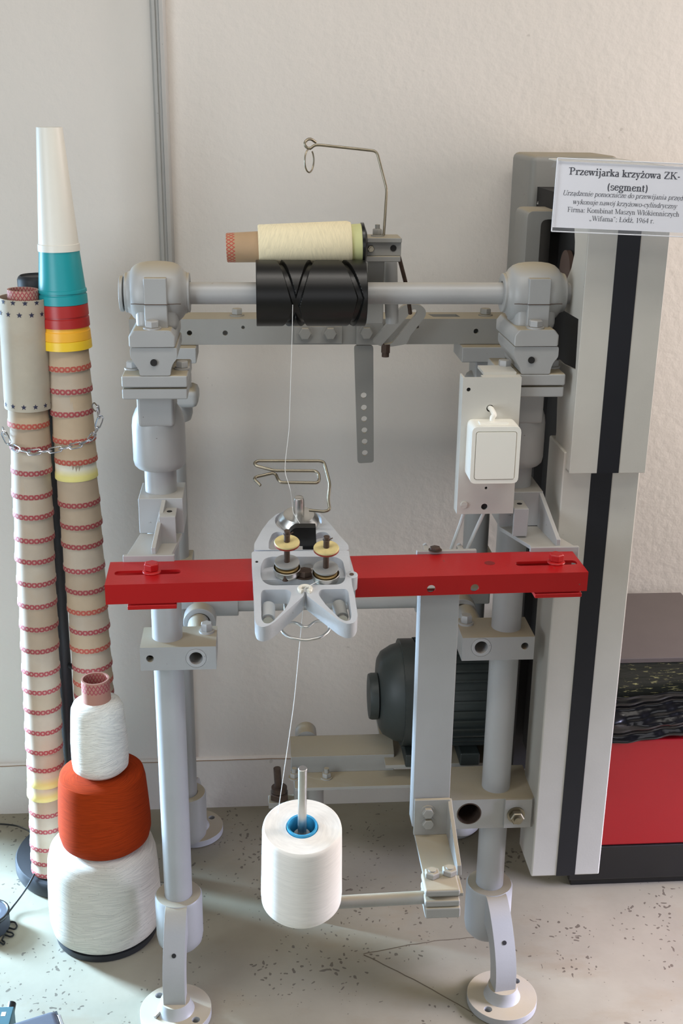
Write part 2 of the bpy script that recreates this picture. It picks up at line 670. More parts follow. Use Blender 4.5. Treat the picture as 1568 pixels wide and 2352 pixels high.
for nm, bx in (('wall_front', (-2.85, 3.2, -4.7, -4.6, 0, 3.05)), ('wall_left', (-2.85, -2.75, -4.6, 1.2, 0, 3.05)), ('wall_right', (3.1, 3.2, -4.6, 0.12, 0, 3.05)),
               ('wall_niche', (-2.85, -0.9, 1.2, 1.3, 0, 3.05)), ('ceiling', (-2.85, 3.2, -4.7, 1.3, 3.05, 3.15))):
    o = MB().box(*bx).build(nm, M_shell)
    o['kind'] = 'structure'

# grey conduit on the wall
x0, x1 = at(352, 150, -0.03).x, at(387, 150, -0.03).x
pc = thing('wall_conduit', ((x0 + x1) / 2, -0.02, 0.0), 'grey ribbed conduit running up the wall behind the left bearing', 'pipe')
xm = (x0 + x1) / 2 - .002
hw = (x1 - x0) / 2
prof = [(-hw, 0), (-hw, -.016), (-hw * .72, -.024), (-hw * .3, -.024), (-hw * .22, -.020), (hw * .1, -.020), (hw * .2, -.027), (hw * .75, -.025), (hw, -.016), (hw, 0)]
MB().prism([(xm + a, c, zb + .002) for a, c in prof], [], (-0.003, 0, 2.68 - zb)).build('conduit_channel', paint('conduit_grey', (170, 169, 165), 0.5), pc, bev=.001)

# ================================================================== THE WINDING MACHINE
XF = (-0.166, 0.444)       # front posts
XR = (-0.172, 0.450)       # rear posts
YF, YR = -0.60, -0.25
mach = thing('winding_machine', (0.14, -0.45, 0), 'grey cross-winding machine with red crossbar, black drum and tall striped gear cover', 'machine')


def P(mb, name, mat, parent=None, **k):
    return mb.build(name, mat, parent or mach, **k)


# ---- posts and feet
for x in XF:
    P(MB().cyl((x, YF, .10), (x, YF, 1.10), .0268, n=36), 'front_post', M_pclean)
for x in XR:
    P(MB().cyl((x, YR, .10), (x, YR, 1.12), .0262, n=32), 'rear_post', M_paint)


def foot(x, y, sgn, splay, flange):
    """sgn -1: foot points at the viewer; flange: centre of the floor plate"""
    c = MB().lathe([(.020, .083), (.036, .085), (.043, .094), (.0455, .110), (.0455, .196), (.043, .200), (.0272, .200), (.0272, .19), (.0272, .1)], (x, y, 0), (0, 0, 1), 40)
    root = P(c, 'foot', M_paint, bev=0)
    F = V((flange[0], flange[1], 0))
    D = (F - V((x, y, 0)))
    L = D.length
    d = D.normalized()
    side = V((d.y, -d.x, 0))
    out = [(.030, .200), (.047, .199), (.070, .181), (.094, .150), (.111, .120), (.122, .090), (.126, .060), (.124, .034)]
    inn = [(.092, .034), (.092, .060), (.088, .085), (.079, .108), (.066, .125), (.045, .135), (.030, .140)]
    k = L / .108
    loop = [V((x, y, 0)) + d * (a * k) + V((0, 0, z)) for a, z in rnd(out, .02, 3) + rnd(inn, .02, 3)]
    hw = .0205
    loop = [p - side * hw for p in loop]
    P(MB().prism(loop, [], side * 2 * hw), 'arm', M_paint, root, bev=.002)
    # thin web under the arm
    web = [(.03, .135), (.062, .122), (.080, .100), (.09, .06), (.09, .034), (.078, .034), (.070, .07), (.055, .098), (.030, .11)]
    wl = [V((x, y, 0)) + d * (a * k) + V((0, 0, z)) - side * .004 for a, z in web]
    P(MB().prism(wl, [], side * .008), 'web', M_paint, root)
    pc2 = V((x, y, 0)) + d * (.1025 * k) + V((0, 0, .1355))
    pn = (d * .87 + V((0, 0, .49))).normalized()
    P(MB().cyl(pc2 - pn * .004, pc2 + pn * .0008, .0042, n=14), 'oil_hole', M_dark, root)
    holes = []
    M = Matrix.Translation(F)
    for a in ((133, -38) if x < 0 else (-133, 45)):
        ang = rad(a) if sgn < 0 else rad(-a)
        holes.append(circ(.05 * math.cos(ang), .05 * math.sin(ang), .0075, 14))
    fl = MB().prism2(circ(0, 0, .0675, 48), holes, Matrix.Translation(F + V((0, 0, .0015))), .0155)
    flo = P(fl, 'floor_flange', M_paint, root, bev=.004, seg=3)
    ped = MB().lathe([(.036, .0), (.032, .005), (.030, .014), (.028, .024)], F + d * .0 + V((0, 0, .0165)), (0, 0, 1), 28)
    P(ped, 'pedestal', M_paint, root)
    return root


foot(XF[0], YF, -1, 0, (-.171, -.705))
foot(XF[1], YF, -1, 0, (.458, -.705))
foot(XR[0], YR, 1, 0, (-.164, -.112))
foot(XR[1], YR, 1, 0, (.452, -.112))


pa_, pb_ = atz(374, 2318, .022), atz(356, 2337, .0195)
P(MB().tube([pa_, pb_], .003, 8), 'split_pin', M_paint)


# ---- bearing housings on the front posts
def mapx(pts, x, y, M=None):
    return pts


for xi, x in enumerate(XF):
    g = MB()
    # socket on the post top
    g.lathe([(.0272, 1.066), (.038, 1.067), (.0422, 1.0715), (.0440, 1.080), (.0440, 1.140), (.0425, 1.152), (.037, 1.166), (.030, 1.176)], (x, YF, 0), (0, 0, 1), 44)
    sock = P(g, 'post_socket', M_paint)
    P(MB().box(x - .030, x + .030, YF - .0445, YF + .04, 1.146, 1.202), 'socket_neck', M_paint, sock, bev=.006)
    P(MB().box(x - .049, x + .054, -.670, -.545, 1.199, 1.2165), 'lower_plate', M_paint, sock, bev=.0025)
    hs = MB().box(x - .049, x + .055, -.672, -.543, 1.2185, 1.2380)
    house = P(hs, 'bearing_bracket', M_paint, bev=.003)
    # flared neck
    Mx = Matrix(((1, 0, 0, x), (0, 0, 1, -.672), (0, 1, 0, .0035), (0, 0, 0, 1)))
    neck = [(-.020, 1.2345), (.029, 1.2345), (.029, 1.243), (.033, 1.254), (.040, 1.262), (.040, 1.2795), (-.033, 1.2795), (-.033, 1.264), (-.026, 1.252), (-.020, 1.243)]
    P(MB().prism2(rnd(neck, .004, 3, True), [], Mx, .13), 'neck', M_paint, house, bev=.002)
    hc = at(353 if xi == 0 else 1220, 833 if xi == 0 else 827, -.673)
    P(MB().lathe([(.0055, 0), (.0055, .002)], hc + V((0, .0005, 0)), (0, -1, 0), 16), 'bolt_hole', M_dark, house)
    # bearing base with sloped shoulders
    cap = [(-.034, 1.2805), (.038, 1.2805), (.038, 1.298), (.031, 1.307), (-.027, 1.307), (-.034, 1.298)]
    Mb = Matrix(((1, 0, 0, x), (0, 0, 1, -.675), (0, 1, 0, .0035), (0, 0, 0, 1)))
    P(MB().prism2(cap, [], Mb, .15), 'bearing_base', M_paint, house, bev=.0025)
    zc = 1.358
    for zz0, rr2, nm in ((zc, .0, 'x'),):
        dm = MB()
        prof = []
        for k in range(13):
            a = rad(-90 + 15 * k)
            prof.append((.047 * max(math.cos(a), .0) ** .55 + .002 if abs(math.cos(a)) > .01 else .030, .046 * math.sin(a)))
        prof = [(.026, -.047), (.0325, -.0468), (.034, -.043), (.0395, -.0395), (.0445, -.0335), (.0478, -.025), (.0495, -.013), (.050, 0), (.0495, .013), (.0478, .025), (.0445, .0335), (.0395, .0395), (.034, .043), (.0325, .0468), (.026, .047)]
        dm.lathe(prof, (x + .008, YF, zc), (1, 0, 0), 48)
        P(dm, 'bearing_dome', M_paint, house)
    P(MB().box(x - .026, x + .041, YF - .042, YF + .042, 1.300, 1.350), 'dome_foot', M_paint, house, bev=.014, seg=4)
    P(MB().box(x - .010, x + .026, -.6515, -.59, 1.305, 1.388), 'front_rib', M_paint, house, bev=.002)
    P(MB().box(x - .034, x + .050, YF - .0495, YF + .0495, 1.3462, 1.3472).ring((x - .036, YF, zc), (x - .0335, YF, zc), .0315, .02), 'split_line', M_dark, house) if False else None
    sl = MB()
    for k in range(25):
        pass
    P(MB().tube([(x - .0105, -.6521, 1.347), (x + .0265, -.6521, 1.347)], .0007, 5), 'split_line', M_rust, house)
    arc = []
    for k in range(13):
        a = rad(-78 + 156 * k / 12)
        hx = .040 * math.sin(a)
        r = .0465 if abs(hx) > .03 else .049
        arc.append((x + .008 + hx, YF - math.sqrt(max(r * r - .011 ** 2, 0)) - .0002, 1.347))
    P(MB().tube([p for p in arc], .0006, 5), 'split_line', M_rust, house)
    for s in (-1, 1):
        P(MB().ring((x + .008 + s * .045, YF, zc), (x + .008 + s * .0515, YF, zc), .0315, .018, 36), 'seal_ring', M_paint, house, bev=.0015)
    if xi == 0:
        P(MB().ring((x - .052, YF, zc - .002), (x - .046, YF, zc - .002), .0285, .012, 36).cyl((x - .05, YF, zc - .002), (x - .047, YF, zc - .002), .013), 'end_cover', M_paint, house, bev=.0015)
    P(MB().bolt((x + .002, -.6605, 1.3105), (0, 0, 1), .0115, .0135), 'bolt', M_pclean, house)
    P(MB().bolt((x + .002, -.5395, 1.3105), (0, 0, 1), .0115, .0135), 'bolt', M_pclean, house)
    for dx in (-.036, .044):
        P(MB().bolt((x + dx, -.622, 1.2380), (0, 0, 1), .0105, .013), 'bolt', M_pclean, house)

# ---- shaft and grooved drum
ZS = 1.357
shaft = P(MB().cyl((-.215, YF, ZS), (.53, YF, ZS), .0176, n=36), 'drive_shaft', M_pclean)
XD0, XD1 = at(588, 675, YF).x, at(838, 675, YF).x


def drum():
    nx, nt, R = 300, 240, .0528
    key = [(0, 640), (1, 702), (2, 785), (2.5, 822), (3, 800), (4, 715), (5, 650), (5.5, 622), (6, 640)]
    s = (XD1 - XD0) / 250.0

    def gx(t):
        for (a, xa), (b2, xb) in zip(key, key[1:]):
            if a <= t <= b2:
                k = (t - a) / (b2 - a)
                return XD0 + (xa + (xb - xa) * k - 588) * s
        return XD0
    gt = [[gx((2 * j / nt + 2 * k)) for k in range(3)] for j in range(nt)]
    m = MB()
    vs, fs = [], []
    ext = [(-.0, .020), (0, R - .002)]
    rows = []
    rows.append((XD0 + .004, [.0176] * nt))
    rows.append((XD0 + .004, [R - .006] * nt))
    rows.append((XD0, [R - .005] * nt))
    rows.append((XD0, [R - .001] * nt))
    for i in range(nx + 1):
        xx = XD0 + .001 + (XD1 - XD0 - .002) * i / nx
        rr = []
        for j in range(nt):
            d = min(abs(xx - g) for g in gt[j])
            k = min(1, max(0, (.0056 - d) / .0020))
            k = k * k * (3 - 2 * k)
            rr.append(R - .0075 * k)
        rows.append((xx, rr))
    rows.append((XD1, [R - .001] * nt))
    rows.append((XD1, [R - .005] * nt))
    rows.append((XD1 - .004, [R - .006] * nt))
    rows.append((XD1 - .004, [.0176] * nt))
    for xx, rr in rows:
        for j in range(nt):
            a = 2 * math.pi * j / nt
            # a = 0 on top, turning towards the viewer
            vs.append(V((xx, YF - rr[j] * math.sin(a), ZS + rr[j] * math.cos(a))))
    for i in range(len(rows) - 1):
        for j in range(nt):
            l = (j + 1) % nt
            fs.append((i * nt + j, i * nt + l, (i + 1) * nt + l, (i + 1) * nt + j))
    m.add(vs, fs)
    return m


P(drum(), 'grooved_drum', M_drum, label='black grooved winding drum', smooth=30)

# ---- rear beam with its plates
bx0, bx1, bz0, bz1 = rect(430, 733, 480, 792, -.275)
BZ0, BZ1 = bz0, bz1
BX0, BX1 = at(297, 760, -.275).x, .515
beam_root = MB()
front = [V((BX0, -.275, BZ0)), V((BX1, -.275, BZ0)), V((BX1, -.275, BZ1)), V((BX0, -.275, BZ1))]
hl = []
for (hx, hy, hr) in ((435, 765, 6), (517, 765, 6), (558, 752, 4), (1093, 761, 6), (958, 751, 4)):
    c = at(hx, hy, -.275)
    hl.append([V((p.x, -.275, p.y)) for p in circ(c.x, c.z, hr * .00084, 14)])
beam_root.prism(front, hl, (0, .006, 0))
top = [V((BX0, -.269, BZ1)), V((BX1, -.269, BZ1)), V((BX1, -.2, BZ1)), V((BX0, -.2, BZ1))]
sx0, sx1 = atz(990, 722, BZ1), atz(1046, 716, BZ1)
slot = [V((sx0.x, -.252, BZ1)), V((sx1.x, -.252, BZ1)), V((sx1.x - .004, -.222, BZ1)), V((sx0.x - .006, -.222, BZ1))]
beam_root.prism(top, [slot], (0, 0, -.006))
beam = P(beam_root, 'rear_beam', M_beam)
P(MB().box(BX0, BX1, -.206, -.2, BZ0, BZ1 - .006), 'back_flange', M_beam, beam)
for (px, py) in ((545, 716), (1107, 718)):
    c = atz(px, py, BZ1)
    P(MB().bolt((c.x, -.238, BZ1), (0, 0, 1), .011, .014), 'bolt', M_beam, beam)
x0, x1, z0, z1 = rect(675, 750, 786, 790, -.282)
P(MB().box(x0, x1, -.281, -.275, z0, z1), 'clamp_plate', M_beam, beam, bev=.001)
for px in (700, 758):
    c = at(px, 765, -.282)
    P(MB().bolt((c.x, -.281, c.z), (0, -1, 0), .0125, .012), 'bolt', M_beam, beam)
x0, x1, z0, z1 = rect(818, 738, 880, 792, -.29)
P(MB().box(x0, x1, -.291, -.275, z0, z1), 'clamp_plate', M_beam, beam, bev=.001)
c = at(841, 764, -.292)
P(MB().bolt((c.x, -.291, c.z), (0, -1, 0), .0125, .012), 'bolt', M_beam, beam)
# hanging strip with a row of holes
st = [at(813, 793, -.283), at(857, 793, -.283), at(858, 1062, -.283), at(821, 1064, -.283)]
st = [V((p.x, p.z)) for p in st]
hol = []
for y in (908, 936, 962, 988, 1014, 1040):
    c = at(835 + (y - 908) * .02, y, -.283)
    hol.append(circ(c.x, c.z, .0058, 16))
Ms = Matrix(((1, 0, 0, 0), (0, 0, 1, -.284), (0, 1, 0, 0), (0, 0, 0, 1)))
P(MB().prism2(rnd([st[0], st[1], st[2], st[3]], .006, 3, True), hol, Ms, .005), 'perforated_strip', M_beam, label='hanging flat bar with a row of holes')
# U shaped slotted strap
c3 = lambda u, v: at(780 + u / 3.92, 480 + v / 3.92, -.335)
us = [(290, 1197), (552, 884), (600, 858), (720, 862), (775, 905), (776, 962), (628, 1150), (610, 1215), (470, 1240), (375, 1240)]
hs2 = [(380, 1225), (470, 1210), (690, 950), (700, 920), (680, 903), (648, 908), (615, 960)]
P(MB().prism(rnd([c3(*p) for p in us], .006, 3, True), [rnd([c3(*p) for p in hs2], .004, 3, True)], (0, .012, 0)), 'slotted_strap', M_beam, label='bent flat strap with an open slot', bev=.001)
c = c3(415, 1240)
P(MB().cyl(c + V((0, .004, .004)), c + V((0, .004, -.012)), .009, n=6).cyl(c + V((0, .004, -.012)), c + V((0, .004, -.02)), .007), 'strap_nut', M_rust)

# rear brackets and sockets below the beam
for i, x in enumerate(XR):
    rb = P(MB().lathe([(.0272, 1.05), (.040, 1.056), (.0435, 1.068), (.0435, 1.125), (.036, 1.143), (.026, 1.15), (.026, 1.18)], (x, YR, 0), (0, 0, 1), 36), 'rear_socket', M_paint)
    P(MB().box(x - .056 if i else x - .03, x + .03 if i else x + .056, YR - .05, YR + .05, BZ0 - .031, BZ0 - .001), 'top_plate', M_paint, rb, bev=.002)
    P(MB().box(x - .026, x + .026, YR - .034, YR + .034, 1.12, BZ0 - .028), 'socket_neck', M_paint, rb, bev=.004)
    if i == 0:
        P(MB().box(x - .02, x + .056, YR - .04, YR + .04, 1.085, 1.122), 'side_lug', M_paint, rb, bev=.012)

# ---- package holder behind the drum
hy = -.545
x0, x1, z0, z1 = rect(842, 557, 921, 588, hy)
ph = P(MB().box(x0, x1, hy, hy + .03, z0, z1), 'package_holder', M_beam, bev=.001)
P(MB().box(x0 - .002, x1, hy - .006, hy + .05, z1, z1 + .008), 'top_jaw', M_beam, ph, bev=.0015)
P(MB().box(x0 - .002, x1 - .001, hy - .006, hy + .05, z0 - .009, z0), 'bottom_jaw', M_beam, ph, bev=.0015)
c = at(903, 570, hy)
P(MB().cyl((c.x, hy - .0008, c.z), (c.x, hy + .004, c.z), .0052, n=18), 'round_hole', M_dark, ph)
c = at(851, 571, hy)
P(MB().hexa((c.x, hy, c.z), (0, -1, 0), .006, .007).cyl((c.x, hy - .007, c.z), (c.x, hy - .011, c.z), .003), 'nut', M_wire, ph)
P(MB().cyl((c.x - .006, hy + .015, c.z), (c.x + .014, hy + .015, c.z), .007, n=16), 'pivot_pin', M_steel, ph)
c = at(866, 545, hy + .02)
P(MB().bolt((c.x, hy + .02, z1 + .008), (0, 0, 1), .0085, .012).cyl((c.x, hy + .02, z1 + .018), (c.x, hy + .02, z1 + .027), .004), 'bolt', M_beam, ph)
x0, x1, za, zb2 = rect(842, 596, 880, 742, -.50)
P(MB().box(x0, x1, -.51, -.48, za, zb2), 'support_arm', M_beam, ph, bev=.002)
P(MB().box(x0 + .002, x1, -.48, -.30, za, za + .022), 'support_foot', M_beam, ph, bev=.002)
c0, c1 = at(896, 592, -.46), at(900, 742, -.46)
P(MB().lathe([(.011, 0), (.012, .02), (.012, (c0 - c1).length - .01), (.009, (c0 - c1).length)], c1, c0 - c1, 24), 'spring_housing', M_paint, ph)
P(MB().tube([at(916, 590, -.50), at(934, 660, -.49), at(942, 720, -.46)], .0035, 8), 'tie_rod', M_rust, ph)
# thread guide wire with its ring
gw = [at(881, 540, -.525), at(888, 435, -.50), at(865, 347, -.49), at(735, 333, -.50), at(722, 333, -.50), at(712, 342, -.502), at(702, 338, -.503), at(699, 328, -.503), at(706, 320, -.50), at(714, 319, -.496), at(725, 327, -.49)]
gwo = P(MB().tube(rnd(gw, .008, 4), .0023, 10), 'guide_wire', M_wire, ph, label='bent steel guide wire')
cc = at(710, 369, -.50)
pts = []
for k in range(27):
    a = rad(75 + 335 * k / 26)
    pts.append(cc + V((.0078 * math.cos(a), .010 * math.cos(a), .0185 * math.sin(a))))
P(MB().tube(pts, .0013, 8), 'guide_ring', M_wire, ph)

# ---- lower clamp blocks
for i, x in enumerate(XF):
    if i == 0:
        X0, X1, Z0, Z1 = -.211, -.079, .705, .7495
        big, small = V((-.114, .727)), V((-.194, .728))
    else:
        X0, X1, Z0, Z1 = .357, .487, .7105, .7555
        cb, cs = at(1105, 1487, -.645), at(1205, 1484, -.645)
        big, small = V((cb.x, cb.z)), V((cs.x, cs.z))
    Mf = Matrix(((1, 0, 0, 0), (0, 0, 1, -.645), (0, 1, 0, 0), (0, 0, 0, 1)))
    cbk = P(MB().prism2([V((X0, Z0)), V((X1, Z0)), V((X1, Z1)), V((X0, Z1))], [circ(big.x, big.y, .0182, 28), circ(small.x, small.y, .0068, 18)], Mf, .084), 'clamp_block', M_paint)
    P(MB().ring((big.x, -.6456, big.y), (big.x, -.575, big.y), .0178, .0118, 30), 'pipe_end', M_pclean, cbk, bev=.0008)
    P(MB().cyl((big.x, -.60, big.y), (big.x, -.575, big.y), .0122), 'pipe_bore', M_dark, cbk)
    P(MB().cyl((small.x, -.625, small.y), (small.x, -.58, small.y), .0072), 'screw_bore', M_dark, cbk)
    # stub pipe behind, its eye and the nut
    bxm = big.x
    ex = bxm - .0 if i == 0 else bxm - .012
    P(MB().tube([(bxm, -.562, big.y), (bxm - .002, -.52, big.y + .002), (ex, -.44, big.y + .004)], .0195, 24), 'stub_pipe', M_paint, cbk)
    P(MB().ring((ex, -.505, big.y + .002), (ex, -.475, big.y + .003), .0305, .0200, 36), 'eye_clamp', M_paint, cbk, bev=.002)
    nx_ = X1 - .018 if i == 0 else X0 + .016
    P(MB().bolt((nx_, -.585, Z1), (0, 0, 1), .011, .018), 'bolt', M_pclean, cbk)
zc_, yc_ = .737, -.435
xb = P(MB().cyl((-.10, yc_, zc_), (.335, yc_, zc_ + .001), .0155, n=28), 'cross_tube', M_paint)
P(MB().cyl((-.128, yc_, zc_), (at(548, 1404, yc_).x, yc_, zc_), .0235, n=30), 'sleeve', M_paint, xb, bev=.002)
P(MB().cyl((.30, yc_, zc_), (.36, yc_, zc_), .0235, n=30), 'sleeve', M_paint, xb, bev=.002)
for s, x in enumerate(XR):
    P(MB().box(x - .035, x + .035, YR - .036, YR + .034, .705, .765), 'rear_clamp', M_paint, bev=.003)
    P(MB().box(x - (.0 if s == 0 else .07), x + (.07 if s == 0 else 0), yc_ + .012, YR - .034, .72, .754), 'link_block', M_paint, bev=.003)

# lower right box under the gear cover
cb3 = at(1077, 1869, -.645)
Mf = Matrix(((1, 0, 0, 0), (0, 0, 1, -.645), (0, 1, 0, 0), (0, 0, 0, 1)))
lb = P(MB().prism2([V((.335, .357)), V((.511, .357)), V((.511, .4205)), V((.335, .4205))], [circ(cb3.x, cb3.z, .0232, 30)], Mf, .115), 'lower_block', M_plow)
P(MB().ring((cb3.x, -.6455, cb3.z), (cb3.x, -.56, cb3.z), .0229, .0212, 30), 'bore_liner', M_rust, lb)
P(MB().cyl((cb3.x, -.585, cb3.z), (cb3.x, -.565, cb3.z), .0215), 'bore_end', M_dark, lb)
x0, x1, z0, z1 = rect(1158, 1836, 1220, 1900, -.65)
P(MB().box(x0, x1, -.652, -.645, z0, z1), 'end_plate', M_plow, lb, bev=.001)
c = at(1184, 1871, -.652)
P(MB().bolt((c.x, -.652, c.z), (0, -1, 0), .0135, .016).cyl((c.x, -.668, c.z), (c.x, -.674, c.z), .007), 'bolt', M_wire, lb)

# ---- brackets that carry the red bar
for i, x in enumerate(XF):
    sg = 1 if i == 0 else -1
    dz = .0 if i == 0 else .004
    ub = P(MB().box(x - .035, x + .039, -.645, -.558, .962 + dz, 1.024 + dz), 'bar_bracket', M_pclean, bev=.0015)
    xr = x + .004 if i == 0 else x + .032
    xf = x - .012 if i == 0 else x + .043
    yb = -.737 if i == 0 else -.722
    zb_ = .962 + dz
    px0, px1 = (x - .034, x + .036) if i == 0 else (x - .034, x + .039)
    zf = (at(350, 1276, yb - .008).z if i == 0 else at(1265, 1257, yb - .008).z) - .002
    fl = [V((px0, -.645, zb_)), V((px1, -.645, zb_)), V((xf + .036, yb, zf)), V((xf - .036, yb, zf))]
    P(MB().prism(fl, [], (0, 0, -.007)), 'base_web', M_pclean, ub, bev=.001)
    rb0 = xr if i == 0 else xr + .006
    gus = [V((xr, -.645, 1.022 + dz)), V((xf + (.004 if i == 0 else .004), yb, zf + .012)), V((xf + (.004 if i == 0 else .004), yb, zf)), V((xr, -.645, zb_))]
    P(MB().prism(gus, [], (.007, 0, 0)), 'gusset', M_pclean, ub, bev=.001)
    P(MB().box(xf - .041, xf + .041, yb - .008, yb, zf - .04, zf + .002), 'end_flange', M_pclean, ub, bev=.0015)
    if i == 0:
        a0, a1, c0, c1 = rect(366, 1187, 404, 1249, -.69)
    else:
        a0, a1, c0, c1 = rect(1179, 1169, 1212, 1232, -.69)
    P(MB().box(a0, a1, -.690, -.684, c0, c1), 'small_angle', M_pclean, ub, bev=.001)
    P(MB().box(a0, a1, -.684, -.636, c1 - .006, c1), 'angle_top', M_pclean, ub, bev=.001)
    P(MB().lathe([(.0045, 0), (.0045, .0006)], ((a0 + a1) / 2 + .002, -.664, c1), (0, 0, 1), 14), 'small_hole', M_dark, ub)

# ---- red crossbar (channel section, open below)
pA, pB = at(240, 1344, -.838), at(1351, 1314, -.820)
bz = (pA.z + pB.z) / 2
bd = V((pB.x - pA.x, pB.y - pA.y, pB.z - pA.z))
BL = bd.length
ux = bd.normalized()
uy = V((-ux.y, ux.x, 0)).normalized()
uz = ux.cross(uy)
MBR = Matrix(((ux.x, uy.x, uz.x, pA.x), (ux.y, uy.y, uz.y, pA.y), (ux.z, uy.z, uz.z, pA.z), (0, 0, 0, 1)))
BRI = MBR.inverted()
BD, BH, BT = .094, .0325, .004


def brl(px, py):
    """sight line on the bar's top, in bar coordinates"""
    return BRI @ atp(px, py, pA, uz)


def frl(px, py):
    return BRI @ atp(px, py, pA, uy)


rbm = MB()
holes = []
s0, s1 = brl(263, 1316), brl(415, 1312)
holes.append(rrect(s0.x, (s0.y + s1.y) / 2 - .0105, s1.x, (s0.y + s1.y) / 2 + .0075, .0085))
ysl = (s0.y + s1.y) / 2
s2, s3 = brl(1183, 1295), brl(1323, 1290)
ysr = (s2.y + s3.y) / 2
holes.append(rrect(s2.x, ysr - .0105, s3.x, ysr + .0075, .0085))
MT = MBR @ Matrix.Translation(V((0, 0, -BT)))
rbm.prism2([V((0, 0)), V((BL, 0)), V((BL, BD)), V((0, BD))], holes, MT, BT)
fh = []
for px, py in ((990, 1353), (1090, 1351)):
    q = frl(px, py)
    fh.append(circ(q.x, q.z, .0068, 18))
MFr = MBR @ Matrix(((1, 0, 0, 0), (0, 0, 1, 0), (0, 1, 0, 0), (0, 0, 0, 1)))
rbm.prism2([V((0, -BH)), V((BL, -BH)), V((BL, -BT)), V((0, -BT))], fh, MFr, BT)
redbar = P(rbm, 'red_crossbar', M_red, label='red painted channel crossbar with slotted ends')
P(MB().box(0, BL, BD - BT, BD, -BH, -BT, MBR), 'back_flange', M_red, redbar)
for q in (brl(348, 1318), brl(1279, 1296)):
    yq = ysl - .001 if q.x < .3 else ysr - .001
    pt = MBR @ V((q.x, yq, 0))
    P(MB().lathe([(.0145, 0), (.0145, .002), (.0115, .004)], pt, uz, 24).hexa(pt + uz * .004, uz, .0122, .0125), 'red_bolt', M_red, redbar, bev=.0008)
for (xa, xb_, ya) in ((293, 406, 1396), (1228, 1335, 1370)):
    qa, qb = frl(xa, ya), frl(xb_, ya - 2)
    P(MB().box(qa.x, qb.x, -.001, .07, -BH - .010, -BH - .003, MBR), 'under_clip', M_red, redbar, bev=.001)
    P(MB().box(qa.x + .004, qb.x - .003, .004, .07, -BH - .003, -BH, MBR), 'under_pad', M_red, redbar)
# pads and fork behind the bar, right of the middle
q = brl(957, 1273)
q2 = brl(1094, 1270)
P(MB().box(q.x, q2.x, BD, BD + .008, -.03, .005, MBR), 'back_plate', M_pclean, redbar, bev=.001)
for px, tx in ((983, 978), (1062, 1056)):
    q = brl(px, 1273)
    b0 = MBR @ V((q.x, BD + .004, 0))
    t0 = at(tx, 1249, b0.y + .03)
    P(MB().prism([b0 + V((-.004, 0, 0)), b0 + V((.006, 0, 0)), t0 + V((.003, 0, -.003)), t0, t0 + V((-.005, 0, -.003))], [], (0, .006, 0)), 'fork_prong', M_pclean, redbar, bev=.0008)
q = brl(1000, 1273)
P(MB().bolt(MBR @ V((q.x, BD + .004, .005)), (0, 0, 1), .009, .006), 'fork_bolt', M_rust, redbar)
q = brl(1125, 1295)
P(MB().lathe([(.0085, 0), (.0085, .0003)], MBR @ V((q.x, .048, 0)), uz, 20), 'oil_spot', simple('oil_stain', (120, 22, 20), .6), redbar)

qa_, qb_ = brl(588, 1300), brl(808, 1300)
P(MB().box(qa_.x, qb_.x, -.004, BD - .002, .0004, .003, MBR).box(qa_.x, qb_.x, -.004, -.0004, -BH, .0004, MBR), 'saddle_plate', M_cast, redbar)

# ---- yarn tension device: tilted casting on the bar
TA = rad(13)
TN = V((0, -math.sin(TA), math.cos(TA)))
TV = V((0, math.cos(TA), math.sin(TA)))
TO = V((.05, -.79, .972))


def tp(u, v, h=0.0):
    """crop point on the casting's top plane lifted by h"""
    return atp(560 + u / 5.6, 1130 + v / 5.6, TO + TN * h, TN)


def tl(pts, r=.006, h=0.0, n=4):
    return rnd([tp(u, v, h) for u, v in pts], r, n, True)


outer = [(97, 765), (107, 1000), (122, 1210), (138, 1640), (165, 1712), (235, 1742), (330, 1715), (420, 1650), (772, 1330), (772, 1285), (803, 1285), (806, 1330), (1225, 1655), (1330, 1702), (1425, 1680), (1465, 1600), (1425, 1330), (1392, 1205), (1362, 900), (1350, 748)]
wmain = [(213, 1090), (216, 940), (262, 858), (345, 832), (1180, 832), (1270, 880), (1312, 1060), (1290, 1150), (1225, 1190), (340, 1203), (250, 1160)]
wl = [(217, 1305), (240, 1258), (560, 1253), (612, 1290), (592, 1390), (540, 1490), (395, 1645), (330, 1692), (262, 1690), (226, 1640)]
wr = [(952, 1300), (990, 1252), (1315, 1246), (1345, 1290), (1385, 1590), (1368, 1650), (1310, 1662), (1235, 1630), (1060, 1460), (985, 1360)]
ten = P(MB().prism(tl(outer, .006), [tl(wmain, .01), tl(wl, .008), tl(wr, .008)], TN * -.027), 'tension_device', M_cast, label='cast aluminium yarn tension frame')
rear = [(130, 748), (132, 665), (230, 490), (320, 370), (410, 290), (560, 232), (700, 222), (850, 232), (980, 272), (1100, 400), (1230, 560), (1342, 680), (1350, 748)]
cup = [(700 + 303 * math.cos(a), 370 + 158 * math.sin(a)) for a in [2 * math.pi * k / 28 for k in range(28)]]
rw = [(318, 742), (318, 640), (360, 540), (420, 508), (500, 520), (560, 575), (900, 575), (940, 525), (1000, 512), (1065, 520), (1115, 575), (1135, 660), (1140, 742)]
P(MB().prism(tl(rear, .005, -.002), [[tp(u, v, -.002) for u, v in cup], tl(rw, .006, -.002)], TN * -.012), 'rear_casting', M_cast, ten)
lug = tp(1385, 1060)
P(MB().lathe([(.0095, -.026), (.0095, 0)], lug, TN, 24), 'side_lug', M_cast, ten, bev=.001)
P(MB().lathe([(.0035, 0), (.0035, .0006)], lug, TN, 14), 'lug_hole', M_brown, ten)
P(MB().lathe([(.0022, 0), (.0022, .0006)], tp(165, 900), TN, 12), 'pin_hole', M_dark, ten)
